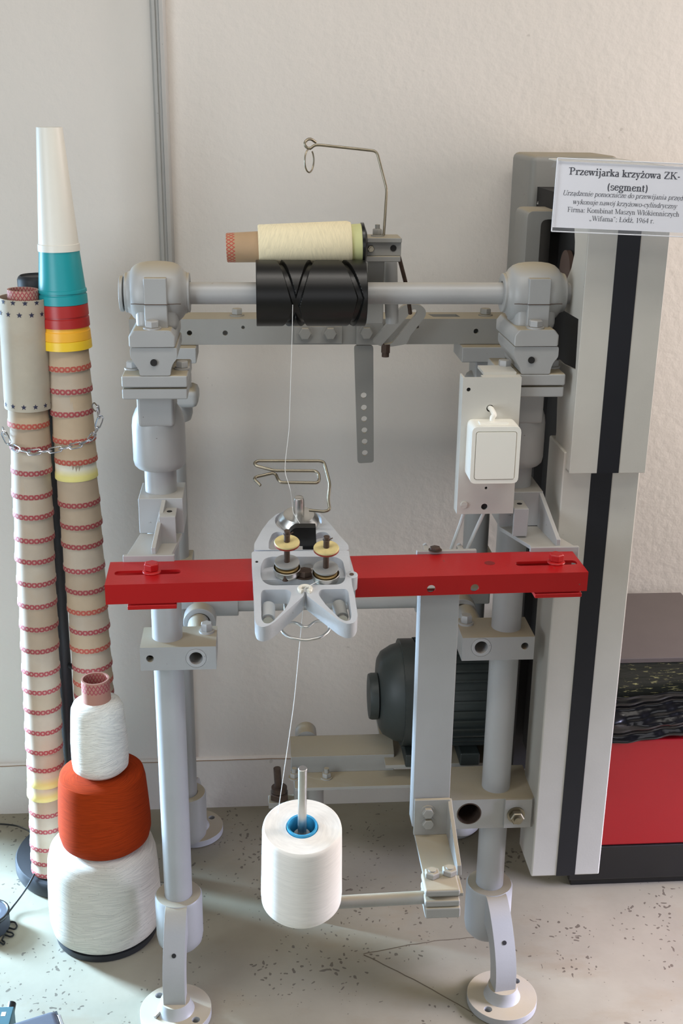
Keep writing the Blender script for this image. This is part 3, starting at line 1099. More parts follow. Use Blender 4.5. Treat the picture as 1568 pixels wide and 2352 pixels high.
# sub plate below the main opening with bolts
sp = [(180, 1230), (190, 800), (1300, 800), (1340, 1230)]

sb_ = lambda px, py: MBR @ (brl(px, py) + V((0, 0, .003)))
for px, py, ra, hh, mt in ((699, 1328, .0125, .010, M_rust), (694, 1300, .0085, .010, M_steel), (706, 1312, .0105, .004, M_steel)):
    bc = sb_(px, py)
    P(MB().lathe([(ra * 1.25, 0), (ra * 1.25, .0015)], bc, uz, 20).hexa(bc + uz * .0015, uz, ra, hh), 'hex_bolt', mt, ten)
bc = sb_(655, 1338)
P(MB().cyl(bc, bc + uz * .009, .0045, n=12), 'screw', M_rust, ten)
# eyelet
ey = tp(785, 1262, .0)
pts = []
for k in range(25):
    a = rad(-60 + 300 * k / 24)
    pts.append(ey + V((1, 0, 0)) * .0088 * math.cos(a) + TV * .0078 * math.sin(a) + TN * .002)
P(MB().tube(pts, [.0033 if 2 < k < 22 else .0042 for k in range(25)], 12), 'eyelet', M_porc, ten, label='glazed porcelain thread eyelet')
# tension pins
M_brass = simple('tarnished_brass', (136, 116, 78), .45, .8)
for (u, v, dv) in ((553, 985, -5), (1052, 1060, -5)):
    b0 = tp(u, v, .004)
    P(MB().lathe([(.006, -.020), (.014, -.015), (.0195, -.009), (.0212, -.004), (.0205, .000), (.0212, .0025), (.0206, .003), (.0195, .000), (.017, -.004)], b0, TN, 44), 'tension_dish', M_steel, ten)
    P(MB().lathe([(.0165, -.004), (.0178, -.002), (.0178, .004), (.0150, .006)], b0, TN, 36), 'brass_disc', M_brass, ten)
    P(MB().lathe([(.0190, .0085), (.0194, .0095), (.0192, .0115)], b0 + TV * .003, TN, 40), 'felt_disc', M_felt, ten)
    P(MB().cyl(b0 + TV * .003 - TN * .01, b0 + TV * .003 + TN * .068, .0046, n=16), 'pin', M_rust, ten)
    P(MB().lathe([(.0186, .0425), (.0196, .0436), (.0194, .0460)], b0 + TV * .003, TN, 36), 'rim_disc', M_redrim, ten)
    P(MB().lathe([(.0194, .0462), (.0196, .0474), (.0188, .0488)], b0 + TV * .003, TN, 36), 'wood_disc', M_wood, ten, label='yellow wooden tension disc')
    cc_ = b0 + TV * .003 + TN * .062
    P(MB().torus(cc_, TN, .0050, .0009, 20, 8).tube([cc_ + V((.004, 0, 0)), cc_ + TN * .002 + V((.0095, .003, 0))], .0009, 6), 'spring_clip', M_rust, ten)
# domed disc with a post at the back
cb_ = tp(704, 385, .0)
P(MB().lathe([(.016, -.012), (.030, -.006), (.0338, .000), (.0342, .003), (.0320, .008), (.0262, .0140), (.0255, .0150), (.0247, .0146), (.010, .0158)], cb_, TN, 48), 'domed_disc', M_steel, ten)
P(MB().lathe([(.0090, .012), (.0091, .030), (.0087, .042), (.0074, .0475), (.0066, .048)], cb_, TN, 32), 'round_post', M_steel, ten)
# black blade
by = tp(760, 752, -.004)
bl2 = []
for u, v in ((555, 560), (600, 500), (655, 462), (690, 455), (925, 455), (932, 690), (895, 740), (890, 775), (757, 775), (755, 700), (700, 700), (610, 600)):
    bl2.append(atp(560 + u / 5.6, 1130 + v / 5.6, by, TV))
P(MB().prism(bl2, [], TV * .012), 'black_blade', M_black, ten, bev=.001)
# rollers in the wings
for (u0, v0, u1, v1, mt) in ((315, 1470, 312, 1640, M_whiteroll), (1215, 1450, 1262, 1620, M_felt)):
    p1 = tp(u1, v1, -.026)
    p0 = tp(u0, v0, -.026)
    P(MB().cyl(p0, p1, .0102, n=24), 'roller', mt, ten, bev=.001)
    P(MB().cyl(p1, p1 + (p1 - p0).normalized() * .004, .0075, n=18), 'roller_end', M_steel, ten)
# wire loops of the device
c5 = lambda u, v, Y: at(540 + u / 4.356, 1020 + v / 4.356, Y)
wp = [(740, 662, -.715), (895, 677, -.72), (948, 655, -.715), (930, 560, -.71), (947, 400, -.70), (890, 185, -.68), (850, 168, -.68), (225, 168, -.68), (188, 190, -.685), (212, 218, -.69), (390, 266, -.70), (800, 268, -.70), (835, 295, -.705), (842, 360, -.715), (820, 388, -.72), (455, 384, -.72), (428, 355, -.715), (408, 305, -.70), (375, 290, -.70), (205, 330, -.71), (188, 352, -.715), (252, 414, -.725)]
P(MB().tube(rnd([c5(*p) for p in wp], .006, 4), .0025, 10), 'guide_loop', M_wire, ten, label='bent wire thread guide loop')
lp = [(458, 1838), (470, 1880), (540, 1935), (700, 1965), (860, 1935), (930, 1880), (948, 1840), (925, 1795), (870, 1772), (800, 1775), (752, 1815), (720, 1832), (680, 1830), (640, 1800), (590, 1785), (510, 1795)]
P(MB().tube(rnd([atp(540 + u / 4.356, 1020 + v / 4.356, TO - TN * .045, TN) for u, v in lp], .008, 4, True), .0023, 10, True), 'wire_ring', M_steel, ten)
for uu in (505, 905):
    a = atp(540 + uu / 4.356, 1020 + 1790 / 4.356, TO - TN * .045, TN)
    P(MB().tube([a, a + TV * .05 + TN * .016], .0023, 8), 'ring_stem', M_steel, ten)

# ---- supply arm hanging under the bar
ax0, ax1 = .2535, .316
sa = P(MB().box(ax0, ax1, -.812, -.804, .482, bz - .030), 'supply_arm', M_pclean, bev=.001)
P(MB().box(ax0, ax0 + .006, -.804, -.775, .482, bz - .034), 'arm_flange', M_pclean, sa, bev=.001)
brz = .470
x0, x1, z0, z1 = rect(944, 1838, 1026, 1921, -.82)
P(MB().box(ax0 + .002, ax1, -.820, -.813, brz, z1), 'bracket_plate', M_plow, sa, bev=.001)
for yy in (1864, 1889):
    c = at(982, yy, -.82)
    P(MB().bolt((c.x, -.820, c.z), (0, -1, 0), .010, .009), 'bolt', M_plow, sa)
yfr = atz(1015, 2046, brz + .012).y
P(MB().box(ax0 + .004, ax1 - .001, yfr + .008, -.815, brz - .006, brz), 'bracket_shelf', M_plow, sa, bev=.001)
gs = [V((ax1 - .004, -.815, z1)), V((ax1 - .004, -.83, z1 - .01)), V((ax1 - .004, yfr + .056, brz + .016)), V((ax1 - .004, yfr + .052, brz)), V((ax1 - .004, -.815, brz))]
P(MB().prism(gs, [], (.007, 0, 0)), 'bracket_rib', M_plow, sa, bev=.001)
cx0, cx1 = at(976, 2058, yfr).x, at(1057, 2055, yfr).x
P(MB().box(cx0, cx1, yfr, yfr + .05, brz, brz + .012), 'clamp_cap', M_plow, sa, bev=.0035)
P(MB().box(cx0, cx1, yfr - .002, yfr + .05, brz - .018, brz - .006), 'clamp_jaw', M_plow, sa, bev=.003)
P(MB().box(cx0 + .001, cx1 + .001, yfr - .004, yfr + .052, brz - .038, brz - .0185), 'clamp_jaw', M_plow, sa, bev=.003)
for px, py in ((992, 2008), (1032, 2002)):
    c = atz(px, py, brz + .015)
    P(MB().hexa((c.x, c.y, brz + .012), (0, 0, 1), .0125, .010).cyl((c.x, c.y, brz + .02), (c.x, c.y, brz + .0245), .0062), 'nut', M_plow, sa)
rodY, rodZ = yfr + .022, brz - .016
cyx = at(690, 2060, rodY).x
P(MB().cyl((cx0 + .01, rodY, rodZ), (cyx - .03, rodY, rodZ - .006), .0103, n=24), 'rod', M_plow, sa)

# cone axis
tau = rad(10)
AX = V((.0, -math.sin(tau), math.cos(tau)))
CB = at(692, 2067, rodY - .012)
P(MB().lathe([(.016, -.030), (.016, -.012), (.04, -.010), (.044, -.004)], CB, AX, 28), 'cone_seat', M_plow, sa)
P(MB().cyl(CB - AX * .03, CB + AX * .272, .0066, n=20), 'spindle', M_steel, sa, bev=.0012)

# ---- switch panel
x0, x1, z0, z1 = rect(1056, 867, 1190, 1178, -.69)
z0, z1 = at(1120, 1180, -.69).z, at(1126, 867, -.69).z
x0, x1 = at(1056, 1020, -.69).x, at(1188, 1020, -.69).x
hl, hl_back = [], []
for px, py, r in ((1076, 895, .0034), (1125, 938, .006), (1112, 1164, .0055), (1116, 1121, .0024)):
    c = at(px, py, -.69)
    hl.append(circ(c.x, c.z, r, 14))
    hl_back.append(c)
Mp = Matrix(((1, 0, 0, 0), (0, 0, 1, -.69), (0, 1, 0, 0), (0, 0, 0, 1)))
pan = P(MB().prism2([V((x0, z0)), V((x1, z0)), V((x1, z1)), V((x0, z1))], hl, Mp, .003), 'switch_panel', M_cover)
P(MB().box(x0, x0 + .003, -.687, -.66, z0, z1), 'side_flange', M_cover, pan)
P(MB().box(x0 + .032, x1, -.687, -.672, z1 - .004, z1), 'top_flange', M_cover, pan)
P(MB().box(x0 + .036, x0 + .09, -.672, -.62, z1 + .0, z1 + .0045), 'panel_tab', M_cover, pan)
for c in hl_back:
    P(MB().cyl((c.x, -.6865, c.z), (c.x, -.685, c.z), .008, n=14), 'hole_shade_disc', M_dark, pan)  # dark disc behind each panel hole, painted as the shade inside
c = at(1065, 1159, -.69)
P(MB().lathe([(.006, 0), (.0055, .003)], (c.x, -.69, c.z), (0, -1, 0), 18).box(c.x - .005, c.x + .005, -.6935, -.693, c.z - .0008, c.z + .0008), 'screw', M_cover, pan)
sx0, sx1, sz0, sz1 = rect(1076, 981, 1194, 1112, -.74)
Msw = Matrix(((1, 0, 0, 0), (0, 0, 1, -.738), (0, 1, 0, 0), (0, 0, 0, 1)))
rim = rrect(sx0 + .004, sz0, sx1, sz1, .010)
rk = rrect(sx0 + .0115, sz0 + .008, sx1 - .0075, sz1 - .009, .004)
P(MB().prism2(rim, [], Matrix.Translation(V((0, .004, 0))) @ Msw, .044), 'switch_box', M_plastic, pan, bev=.005, seg=4, label='ivory surface-mounted light switch')
P(MB().prism2(rim, [rrect(sx0 + .0105, sz0 + .007, sx1 - .0065, sz1 - .008, .005)], Msw, .006), 'switch_rim', M_plastic, pan, bev=.002)
P(MB().prism2(rk, [], Matrix.Translation(V((0, -.001, 0))) @ Msw, .006), 'switch_rocker', M_plastic, pan, bev=.0012)
P(MB().box(sx0 + .018, sx1 - .018, -.726, -.71, sz1 - .002, sz1 + .003), 'cable_entry', M_plastic, pan, bev=.001)
ca = at(1125, 938, -.69)
cbq = V(((sx0 + sx1) / 2 - .001, -.712, sz1 + .001))
P(MB().tube(rnd([ca + V((0, .006, 0)), ca + V((0, -.012, .002)), ca + V((.004, -.02, -.006)), cbq + V((0, .0, .008)), cbq], .012, 5), .0042, 10), 'switch_cable', M_plastic, pan)
for (p0, p1, p2) in (((1066, 1175), (1058, 1200), (1030, 1275)), ((1112, 1175), (1100, 1200), (1066, 1275))):
    P(MB().tube(rnd([at(*p0, -.675), at(*p1, -.675), at(*p2, -.64), at(p2[0] - 20, p2[1] + 120, -.5)], .03, 5), .0031, 8), 'wire', M_cable, pan)

# ---- gear cover at the right
YU, YL = -.690, -.665
ux0, ux1 = (at(1349, 545, YU).x + at(1309, 1088, YU).x) / 2, (at(1537, 545, YU).x + at(1482, 1083, YU).x) / 2
uz0, uz1 = at(1309, 1088, YU).z, at(1420, 384, YU).z
lx0, lx1 = (at(1290, 1095, YL).x + at(1220, 2014, YL).x) / 2, (at(1470, 1090, YL).x + at(1375, 2005, YL).x) / 2
lz0, lz1 = at(1220, 2014, YL).z, uz0 + .03
gc = P(MB().box(ux0, ux1, YU, YU + .004, uz0, uz1), 'gear_cover', M_cover, bev=.001, label='tall grey gear cover with black vertical stripe')
side = [(1316, 405), (1319, 532), (1320, 556), (1319, 583), (1312, 615), (1302, 640), (1287, 650), (1275, 652), (1274, 665), (1275, 690), (1278, 704), (1328, 733), (1321, 849), (1293, 836), (1282, 826), (1281, 870), (1277, 993), (1269, 1075)]
ls = [atx(px, py, ux0) for px, py in side]
ls = [V((ux0, YU + .0042, uz1)), V((ux0, ls[0].y, uz1))] + ls[1:-1] + [V((ux0, ls[-1].y, uz0)), V((ux0, YU + .0042, uz0))]
P(MB().prism(ls, [], (.003, 0, 0)), 'side_wall', M_cover, gc)
P(MB().box(ux1 - .003, ux1, YU + .004, -.36, uz0, uz1), 'side_wall', M_cover, gc)
P(MB().box(ux0, ux1, YU, -.40, uz1 - .003, uz1), 'cover_top', M_cover, gc, bev=.001)
P(MB().box(ux0, ux1, YU + .004, YL, uz0, uz0 + .003), 'cover_lip', M_cover, gc)
lo = P(MB().box(lx0, lx1, YL, -.56, lz0, lz1), 'lower_cover', M_cover, gc, bev=.003)
for (xa, xb_, ya, xc, xd, yd, Y, nm) in ((1414.5, 1466.5, 545, 1373, 1424, 1087, YU, 0), (1358, 1410, 1090, 1275, 1315, 2014, YL, 1)):
    X0_ = (at(xa, ya, Y).x + at(xc, yd, Y).x) / 2
    X1_ = (at(xb_, ya, Y).x + at(xd, yd, Y).x) / 2
    za, zb3 = (uz0, uz1) if nm == 0 else (lz0, uz0)
    P(MB().box(X0_, X1_, Y - .0008, Y, za + .0005, zb3 - .001), 'stripe', M_stripe, gc, label='black vertical stripe')
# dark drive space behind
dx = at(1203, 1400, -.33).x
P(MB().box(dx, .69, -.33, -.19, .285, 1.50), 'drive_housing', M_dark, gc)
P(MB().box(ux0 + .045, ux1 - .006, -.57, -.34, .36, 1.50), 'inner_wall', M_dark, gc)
# rear shell with rounded opening
rx0 = at(1215, 420, -.2).x
rz1 = at(1260, 357, -.2).z
P(MB().box(rx0, .70, -.205, -.03, .9, rz1), 'rear_shell', M_beam, gc, bev=.012, seg=3)
fa, fb = at(1204, 600, -.37).x, at(1236, 600, -.37).x
ft = at(1240, 485, -.37).z
fo = at(1250, 504, -.37).z
Mr = Matrix(((1, 0, 0, 0), (0, 0, 1, -.372), (0, 1, 0, 0), (0, 0, 0, 1)))
P(MB().prism2(rnd([V((fa, 1.17)), V((.66, 1.17)), V((.66, ft)), V((fa, ft))], .012, 4, True), [rnd([V((fb, 1.20)), V((.65, 1.20)), V((.65, fo)), V((fb, fo))], .012, 4, True)], Mr, .10), 'shell_frame', M_beam, gc, bev=.004)
lt = at(1247, 470, -.215)
P(MB().box(lt.x - .012, lt.x + .012, -.212, -.205, lt.z - .014, lt.z - .004), 'latch', M_black, gc)
P(MB().box(lt.x - .004, lt.x + .006, -.222, -.205, lt.z - .004, lt.z + .014).cyl((lt.x - .010, -.216, lt.z), (lt.x - .006, -.216, lt.z + .012), .003), 'latch_hook', M_steel, gc, bev=.001)
dc = atx(1297, 622, ux0 + .035)
P(MB().cyl((ux0 + .034, dc.y, dc.z), (ux0 + .042, dc.y, dc.z), .036, n=32), 'leather_pulley', M_brown, gc)

# ---- motor and shelf
mY = -.40
mZ = at(960, 1588, mY).z
mX = at(846, 1590, mY - .02).x
mo = P(MB().lathe([(.03, 0), (.072, .004), (.084, .011), (.096, .031), (.103, .053), (.105, .09), (.105, .235)], (mX + .018, mY, mZ), (1, 0, 0), 48), 'motor', M_motor, label='dark grey-green electric motor')
P(MB().lathe([(.030, 0), (.045, .001), (.047, .006), (.047, .018)], (mX, mY - .015, mZ), (1, 0, 0), 30), 'end_cap', M_motor, mo)
for k in range(34):
    a = 2 * math.pi * k / 34
    if math.sin(a) < -.95:
        continue
    M = Matrix.Translation(V((0, mY, mZ))) @ Matrix.Rotation(a, 4, 'X')
    P(MB().box(mX + .095, mX + .25, -.002, .002, .103, .1105, M), 'cooling_fin', M_motor, mo)
P(MB().ring((mX + .065, mY, mZ), (mX + .093, mY, mZ), .1085, .10, 48), 'end_bell', M_motor, mo)
for xx in (mX + .09, mX + .20):
    P(MB().box(xx - .02, xx + .02, mY - .09, mY + .09, mZ - .122, mZ - .094), 'motor_foot', M_motor, mo, bev=.003)
shz = mZ - .122
s0 = atz(885, 1758, shz)
s1 = atz(1112, 1734, shz)
shf = P(MB().box(s0.x, .485, s0.y, -.28, shz - .008, shz), 'motor_shelf', M_plow, bev=.001)
c = atz(948, 1735, shz)
P(MB().bolt((c.x, c.y + .01, shz), (0, 0, 1), .012, .016), 'bolt', M_rust, shf)
# hinge bracket of stepped plates
hY = s0.y + .03
X0, X1 = at(668, 1735, hY).x, at(905, 1735, hY).x
za = at(700, 1775, hY).z
zm = at(700, 1738, hY).z
P(MB().box(X0, X1, hY, hY + .006, za, zm), 'hinge_plate', M_plow, shf, bev=.001)
zt = at(700, 1691, hY + .05).z
P(MB().prism([V((X0, hY + .003, zm)), V((X0, hY + .045, zt)), V((X0, hY + .051, zt)), V((X0, hY + .009, zm))], [], (X1 - X0, 0, 0)), 'hinge_plate', M_beam, shf)
yfz = atz(700, 1810, za).y
P(MB().box(X0 + .006, .44, yfz, hY + .004, za - .007, za), 'hinge_flange', M_plow, shf, bev=.001)
for px in (676, 750):
    c = atz(px, 1790, za)
    P(MB().bolt((c.x, c.y + .006, za), (0, 0, 1), .0095, .012).cyl((c.x, c.y + .006, za + .01), (c.x, c.y + .006, za + .022), .005), 'bolt', M_plow, shf)
cx_ = at(714, 1830, hY + .03).x
P(MB().cyl((cx_, hY + .03, .0), (cx_, hY + .03, za - .008), .026, n=28), 'shelf_leg', M_plow, shf)
P(MB().box(cx_ + .026, cx_ + .040, hY + .015, hY + .045, za - .04, za - .008), 'leg_lug', M_plow, shf, bev=.002)
ck = at(703, 1690, hY + .07)
P(MB().cyl((ck.x, hY + .06, ck.z - .006), (ck.x, hY + .10, ck.z - .006), .022, n=28), 'pipe_stub', M_plow, shf)
ce = at(641, 1815, hY)
P(MB().cyl((ce.x, hY, ce.z - .03), (ce.x - .004, hY, ce.z + .052), .0075, n=16).hexa((ce.x, hY, ce.z - .018), (0, 0, 1), .02, .014).lathe([(.016, 0), (.016, .01)], (ce.x, hY, ce.z - .002), (0, 0, 1), 20), 'adjusting_screw', M_rust, shf)
P(MB().box(ce.x - .022, ce.x + .036, hY - .015, hY + .015, ce.z - .034, ce.z - .02), 'screw_lug', M_plow, shf, bev=.002)
P(MB().box(ce.x + .03, X0 + .02, hY - .012, hY + .012, ce.z - .034, za - .0), 'screw_arm', M_plow, shf, bev=.002)

# ================================================================== YARN AND THREAD
# package resting on the drum
pk0, pk1 = at(520, 569, -.560), at(832, 560, -.560)
pd = pk1 - pk0
L = pd.length
MP = frame(pk0, pd)
t_at = lambda px: L * (px - 520) / 312.0
pk = thing('yarn_package', at(700, 600, -.56), 'cream yarn package on a cardboard core lying on the black drum', 'yarn')
core = MB().lathe([(.0200, 0), (.0225, 0), (.0235, .002), (.0285, t_at(805)), (.0295, L - .003), (.027, L - .003)], M=Matrix.Identity(4), n=36, closed=True)
zc0 = .016
core.build('core_tube', card('package_core', (176, 146, 112), N=12, zb=.0, hb=.014, kind='zigzag', bandrgb=(176, 48, 44)), pk, M=MP, label='brown cardboard core with red zigzag print')
a, b_ = t_at(593), t_at(805)
MP2 = frame(pk0 + pd.normalized() * (a + b_) / 2, pd)
hl_ = (b_ - a) / 2
MB().lathe([(.024, -hl_), (.034, -hl_), (.0353, -hl_ + .002), (.0373, hl_ - .006), (.0352, hl_), (.028, hl_ + .001)], M=Matrix.Identity(4), n=48).build('yarn', Y_cream, pk, M=MP2)
MP3 = frame(pk0 + pd.normalized() * t_at(817), pd)
MB().lathe([(.0318, -.0085), (.0325, .0085)], M=Matrix.Identity(4), n=36).build('green_sleeve', simple('pale_green_card', (196, 196, 140), .7, 0, .12, 60), pk, M=MP3, label='pale green end sleeve')
MB().lathe([(.028, -.003), (.034, -.003), (.034, .0015), (.020, .006)], M=frame(pk0 + pd.normalized() * (L + .001), pd), n=40).build('end_disc', M_black, pk, label='black end disc')

# supply cone
sc = thing('yarn_cone', CB, 'white yarn cone on the steel spindle at the front of the machine', 'yarn')
MC = frame(CB + AX * .08, AX)
hC = .0775
prof = [(.030, -hC), (.0585, -hC), (.0625, -hC + .006), (.0632, -hC + .02), (.0622, -.02), (.0612, .03), (.0602, hC - .007), (.0592, hC - .002), (.057, hC), (.040, hC - .0015), (.0245, hC - .001), (.0238, hC - .004), (.0238, hC - .06)]
MB().lathe(prof, M=Matrix.Identity(4), n=64).build('yarn', Y_white, sc, M=MC)
MB().lathe([(.0200, hC - .05), (.0200, hC + .002), (.0226, hC + .003), (.0234, hC - .002), (.0234, hC - .05)], M=Matrix.Identity(4), n=40, closed=True).build('blue_core', M_blue, sc, M=MC, label='sky blue plastic core')
MB().lathe([(.0068, hC - .030), (.0125, hC - .030), (.0125, hC - .016), (.0068, hC - .014)], M=Matrix.Identity(4), n=24, closed=True).build('core_bush', M_felt, sc, M=MC)
MB().lathe([(.0, hC - .034), (.0199, hC - .034), (.0199, hC - .030), (.0, hC - .030)], M=Matrix.Identity(4), n=24).build('core_floor', M_dark, sc, M=MC)

# thread
eye3 = ey + TN * .004
th = []
conetop = CB + AX * (.08 + hC) + V((-.045, .012, 0))
conetop = atp(638, 1868, CB + AX * (.08 + hC + .001), AX)
th += [conetop, conetop + (eye3 - conetop) * .5 + V((0.004, 0, -.004)), eye3]
dr = tp(950, 1150, .006)
th2 = [eye3, dr + V((0, 0, .0))]
pst = cb_ + TN * .030
tb = [tp(742, 445, .016), pst + V((-.0100, -.004, -.008)), pst + V((-.0105, .003, .004)), at(667, 1125, -.735), at(654, 1085, -.715), at(655, 1060, -.69), at(664, 985, -.672), at(671, 760, -.667), at(672, 700, -.655)]
tm = MB().tube(rnd(th, .02, 4), .00050, 6)
tm.tube(th2, .0005, 6)
tm.tube(rnd(tb, .01, 4), .00046, 6)
to = tm.build('thread', M_thread)
tag(to, 'thin white thread running from the supply cone through the tension discs up to the drum', 'thread')


def stackcone(name, cx, cy, z0, z1, prof, mat, label, extra=None):
    o = thing(name, (cx, cy, z0), label, 'yarn', 'yarn cones stacked on the floor')
    zc = (z0 + z1) / 2
    MB().lathe([(r, z - zc) for r, z in prof], M=Matrix.Identity(4), n=72).build('yarn', mat, o, M=Matrix.Translation(V((cx, cy, zc))))
    return o


CX_, CY_ = -.331, -.448
z1, z2 = .222, .385
big = stackcone('yarn_cone', CX_, CY_, 0, z1, [(.05, .016), (.102, .018), (.110, .026), (.1145, .050), (.1150, .085), (.1125, .15), (.1095, .19), (.104, .210), (.090, .220), (.03, z1)], Y_big, 'large speckled cream yarn cone standing on the floor below the orange cone')
MB().lathe([(.098, .0005), (.104, .002), (.106, .016), (.05, .0165)], (CX_, CY_, 0), (0, 0, 1), 56).build('base_disc', M_blackm, big, label='black base disc')
ox, oy = CX_ + .009, CY_ + .004
ora = stackcone('yarn_cone', ox, oy, z1, z2, [(.05, z1 + .001), (.080, z1 + .002), (.0885, z1 + .010), (.0925, z1 + .028), (.0925, z1 + .05), (.0895, z1 + .10), (.0865, z1 + .140), (.083, z1 + .156), (.076, z2 - .002), (.03, z2)], Y_orange, 'orange yarn cone in the middle of the floor stack')
wx, wy = CX_ + .009, CY_ + .0
z3 = .545
whi = stackcone('yarn_cone', wx, wy, z2, z3, [(.03, z2 + .007), (.048, z2 + .007), (.0545, z2 + .014), (.0560, z2 + .03), (.0555, z2 + .075), (.0520, z2 + .125), (.0505, z2 + .142), (.046, z2 + .152), (.034, z2 + .158), (.0295, z3)], Y_small, 'narrow white yarn cone on top of the orange cone')
MT_ = Matrix.Translation(V((wx, wy, z2)))
MB().lathe([(.0245, .001), (.041, .0012), (.041, .007), (.030, .02), (.0285, .15), (.0268, .205), (.0235, .205), (.0245, .15)], M=Matrix.Identity(4), n=40, closed=True).build('core_tube', card('cone_core', (168, 118, 100), N=11, zb=.182, hb=.020, kind='zigzag', bandrgb=(150, 44, 62)), whi, M=MT_, label='brown core tube with red zigzag print')

# ================================================================== TUBE STAND
bc = atz(181, 1950, .035)
sd = thing('tube_stand', (bc.x, bc.y, 0), 'black post stand with round foot holding the cardboard tube stacks', 'stand')
MB().lathe([(.12, .0005), (.138, .002), (.141, .010), (.141, .030), (.137, .036), (.03, .038)], (bc.x, bc.y, 0), (0, 0, 1), 64).build('base_disc', M_blackm, sd)
MB().cyl((bc.x - .006, bc.y, .036), (bc.x + .004, bc.y, 1.30), .0155, n=24).build('pole', M_blackm, sd)
ct, cbm = at(86, 632, bc.y), at(88, 690, bc.y)
MB().lathe([(.030, 0), (.038, .001), (.0385, .03), (.0385, .085), (.036, .090), (.033, .0925), (.032, .089), (.010, .089)], (ct.x, bc.y, ct.z - .092), (0, 0, 1), 40).build('post_cap', M_blackm, sd)
lb0 = atz(115, 1990, .039)
LT = at(53, 672, -.30)
LB = V((lb0.x, lb0.y - .004, .039))
RB = at(217, 1592, -.285)
RT = at(113, 292, -.285)
pg = V((bc.x, bc.y, RB.z + .035))
MB().tube([pg, V((RB.x + .01, RB.y + .01, RB.z + .035))], .006, 10).build('peg', M_blackm, sd)

ORD = ['topmost', 'second', 'third', 'fourth', 'fifth', 'sixth', 'seventh', 'eighth', 'ninth', 'tenth', 'eleventh', 'twelfth', 'thirteenth', 'fourteenth', 'fifteenth', 'sixteenth', 'seventeenth', 'eighteenth', 'nineteenth', 'twentieth', 'twenty-first', 'twenty-second', 'twenty-third', 'twenty-fourth']
cards = [card('tube_card', (178, 162, 142), zb=0.0005, hb=.0105), card('tube_card_pale', (184, 170, 150), zb=0.0005, hb=.0105),
         card('tube_card_brown', (170, 150, 126), zb=0.0005, hb=.0105, bandrgb=(140, 32, 46)), card('tube_card_warm', (180, 158, 130), zb=0.0005, hb=.0105, bandrgb=(170, 62, 50))]
cy_l = card('tube_card_yellow_rim', (196, 184, 160), zb=0.0, hb=.02, kind='fade', bandrgb=(222, 206, 110))
cw_l = card('tube_card_cream', (226, 218, 196), zb=0.0, hb=.018, kind='fade', bandrgb=(224, 208, 96))
cplain = card('tube_card_plain', (206, 188, 160), kind='none')


def tubemesh(rb, ln, slope=.052, wall=.0021):
    """paper tube, wide rim at the bottom (z = 0)"""
    r1 = rb - slope * ln
    return MB().lathe([(rb - wall - .0004, 0), (rb - .0003, 0), (rb, .0012), (rb - slope * .011, .0115), (rb - .0008 - slope * .013, .0125), (r1, ln), (r1 - wall, ln), (rb - wall - .0008, .0125)], M=Matrix.Identity(4), n=40, closed=True)


def sight_on_axis(A, B, py):
    """point of the axis A-B that shows at image row py"""
    lo_, hi_ = 0.0, 1.0
    for _ in range(40):
        m = (lo_ + hi_) / 2
        p = A + (B - A) * m
        d = p - CAM
        y = CY - FPX * d.dot(upv) / d.dot(fwd)
        if y > py:
            lo_ = m
        else:
            hi_ = m
    return A + (B - A) * lo_


def tubestack(side, A, B, rows, rb, special, pre):
    ax = (B - A).normalized()
    n = len(rows)
    for k, y in enumerate(rows):
        p = sight_on_axis(A, B, y - 6)
        jit = V((random.uniform(-.0012, .0012), random.uniform(-.001, .001), 0))
        M = frame(p + jit, (ax + V((random.uniform(-.012, .012), random.uniform(-.01, .01), 0))).normalized()) @ Matrix.Rotation(random.uniform(0, 6), 4, 'Z')
        mat = special.get(k, cards[random.choice((0, 0, 1, 2, 0)) if side == 'left' else random.choice((0, 2, 3, 0))])
        ln = .105
        o = tubemesh(rb, ln).build('cardboard_tube', mat, M=M)
        what = 'ring-printed cardboard tube'
        if mat is cy_l:
            what = 'cardboard tube with pale yellow rim'
        if mat is cw_l:
            what = 'cream cardboard tube with yellow rim'
        tag(o, '%s, %s tube below the %s in the %s stack' % (what, 'first' if k == 0 else ORD[k], pre, side), 'tube', 'cardboard tubes nested in the %s stack' % side)


lrows = [981, 1033, 1087, 1141, 1186, 1240, 1287, 1339, 1389, 1440, 1490, 1541, 1583, 1627, 1675, 1719, 1760, 1796, 1826, 1863, 1899, 1940, 1972, 2006]
tubestack('left', LB, LT, lrows, .0398, {0: cards[3], 17: cy_l, 18: cy_l}, 'starred tube')
rrows = [851, 903, 954, 1015, 1062, 1100, 1159, 1209, 1253, 1308, 1356, 1402, 1447, 1488, 1533, 1568, 1600]
tubestack('right', RB, RT, rrows, .0418, {3: cards[3], 4: cards[3], 5: cw_l}, 'yellow cones')

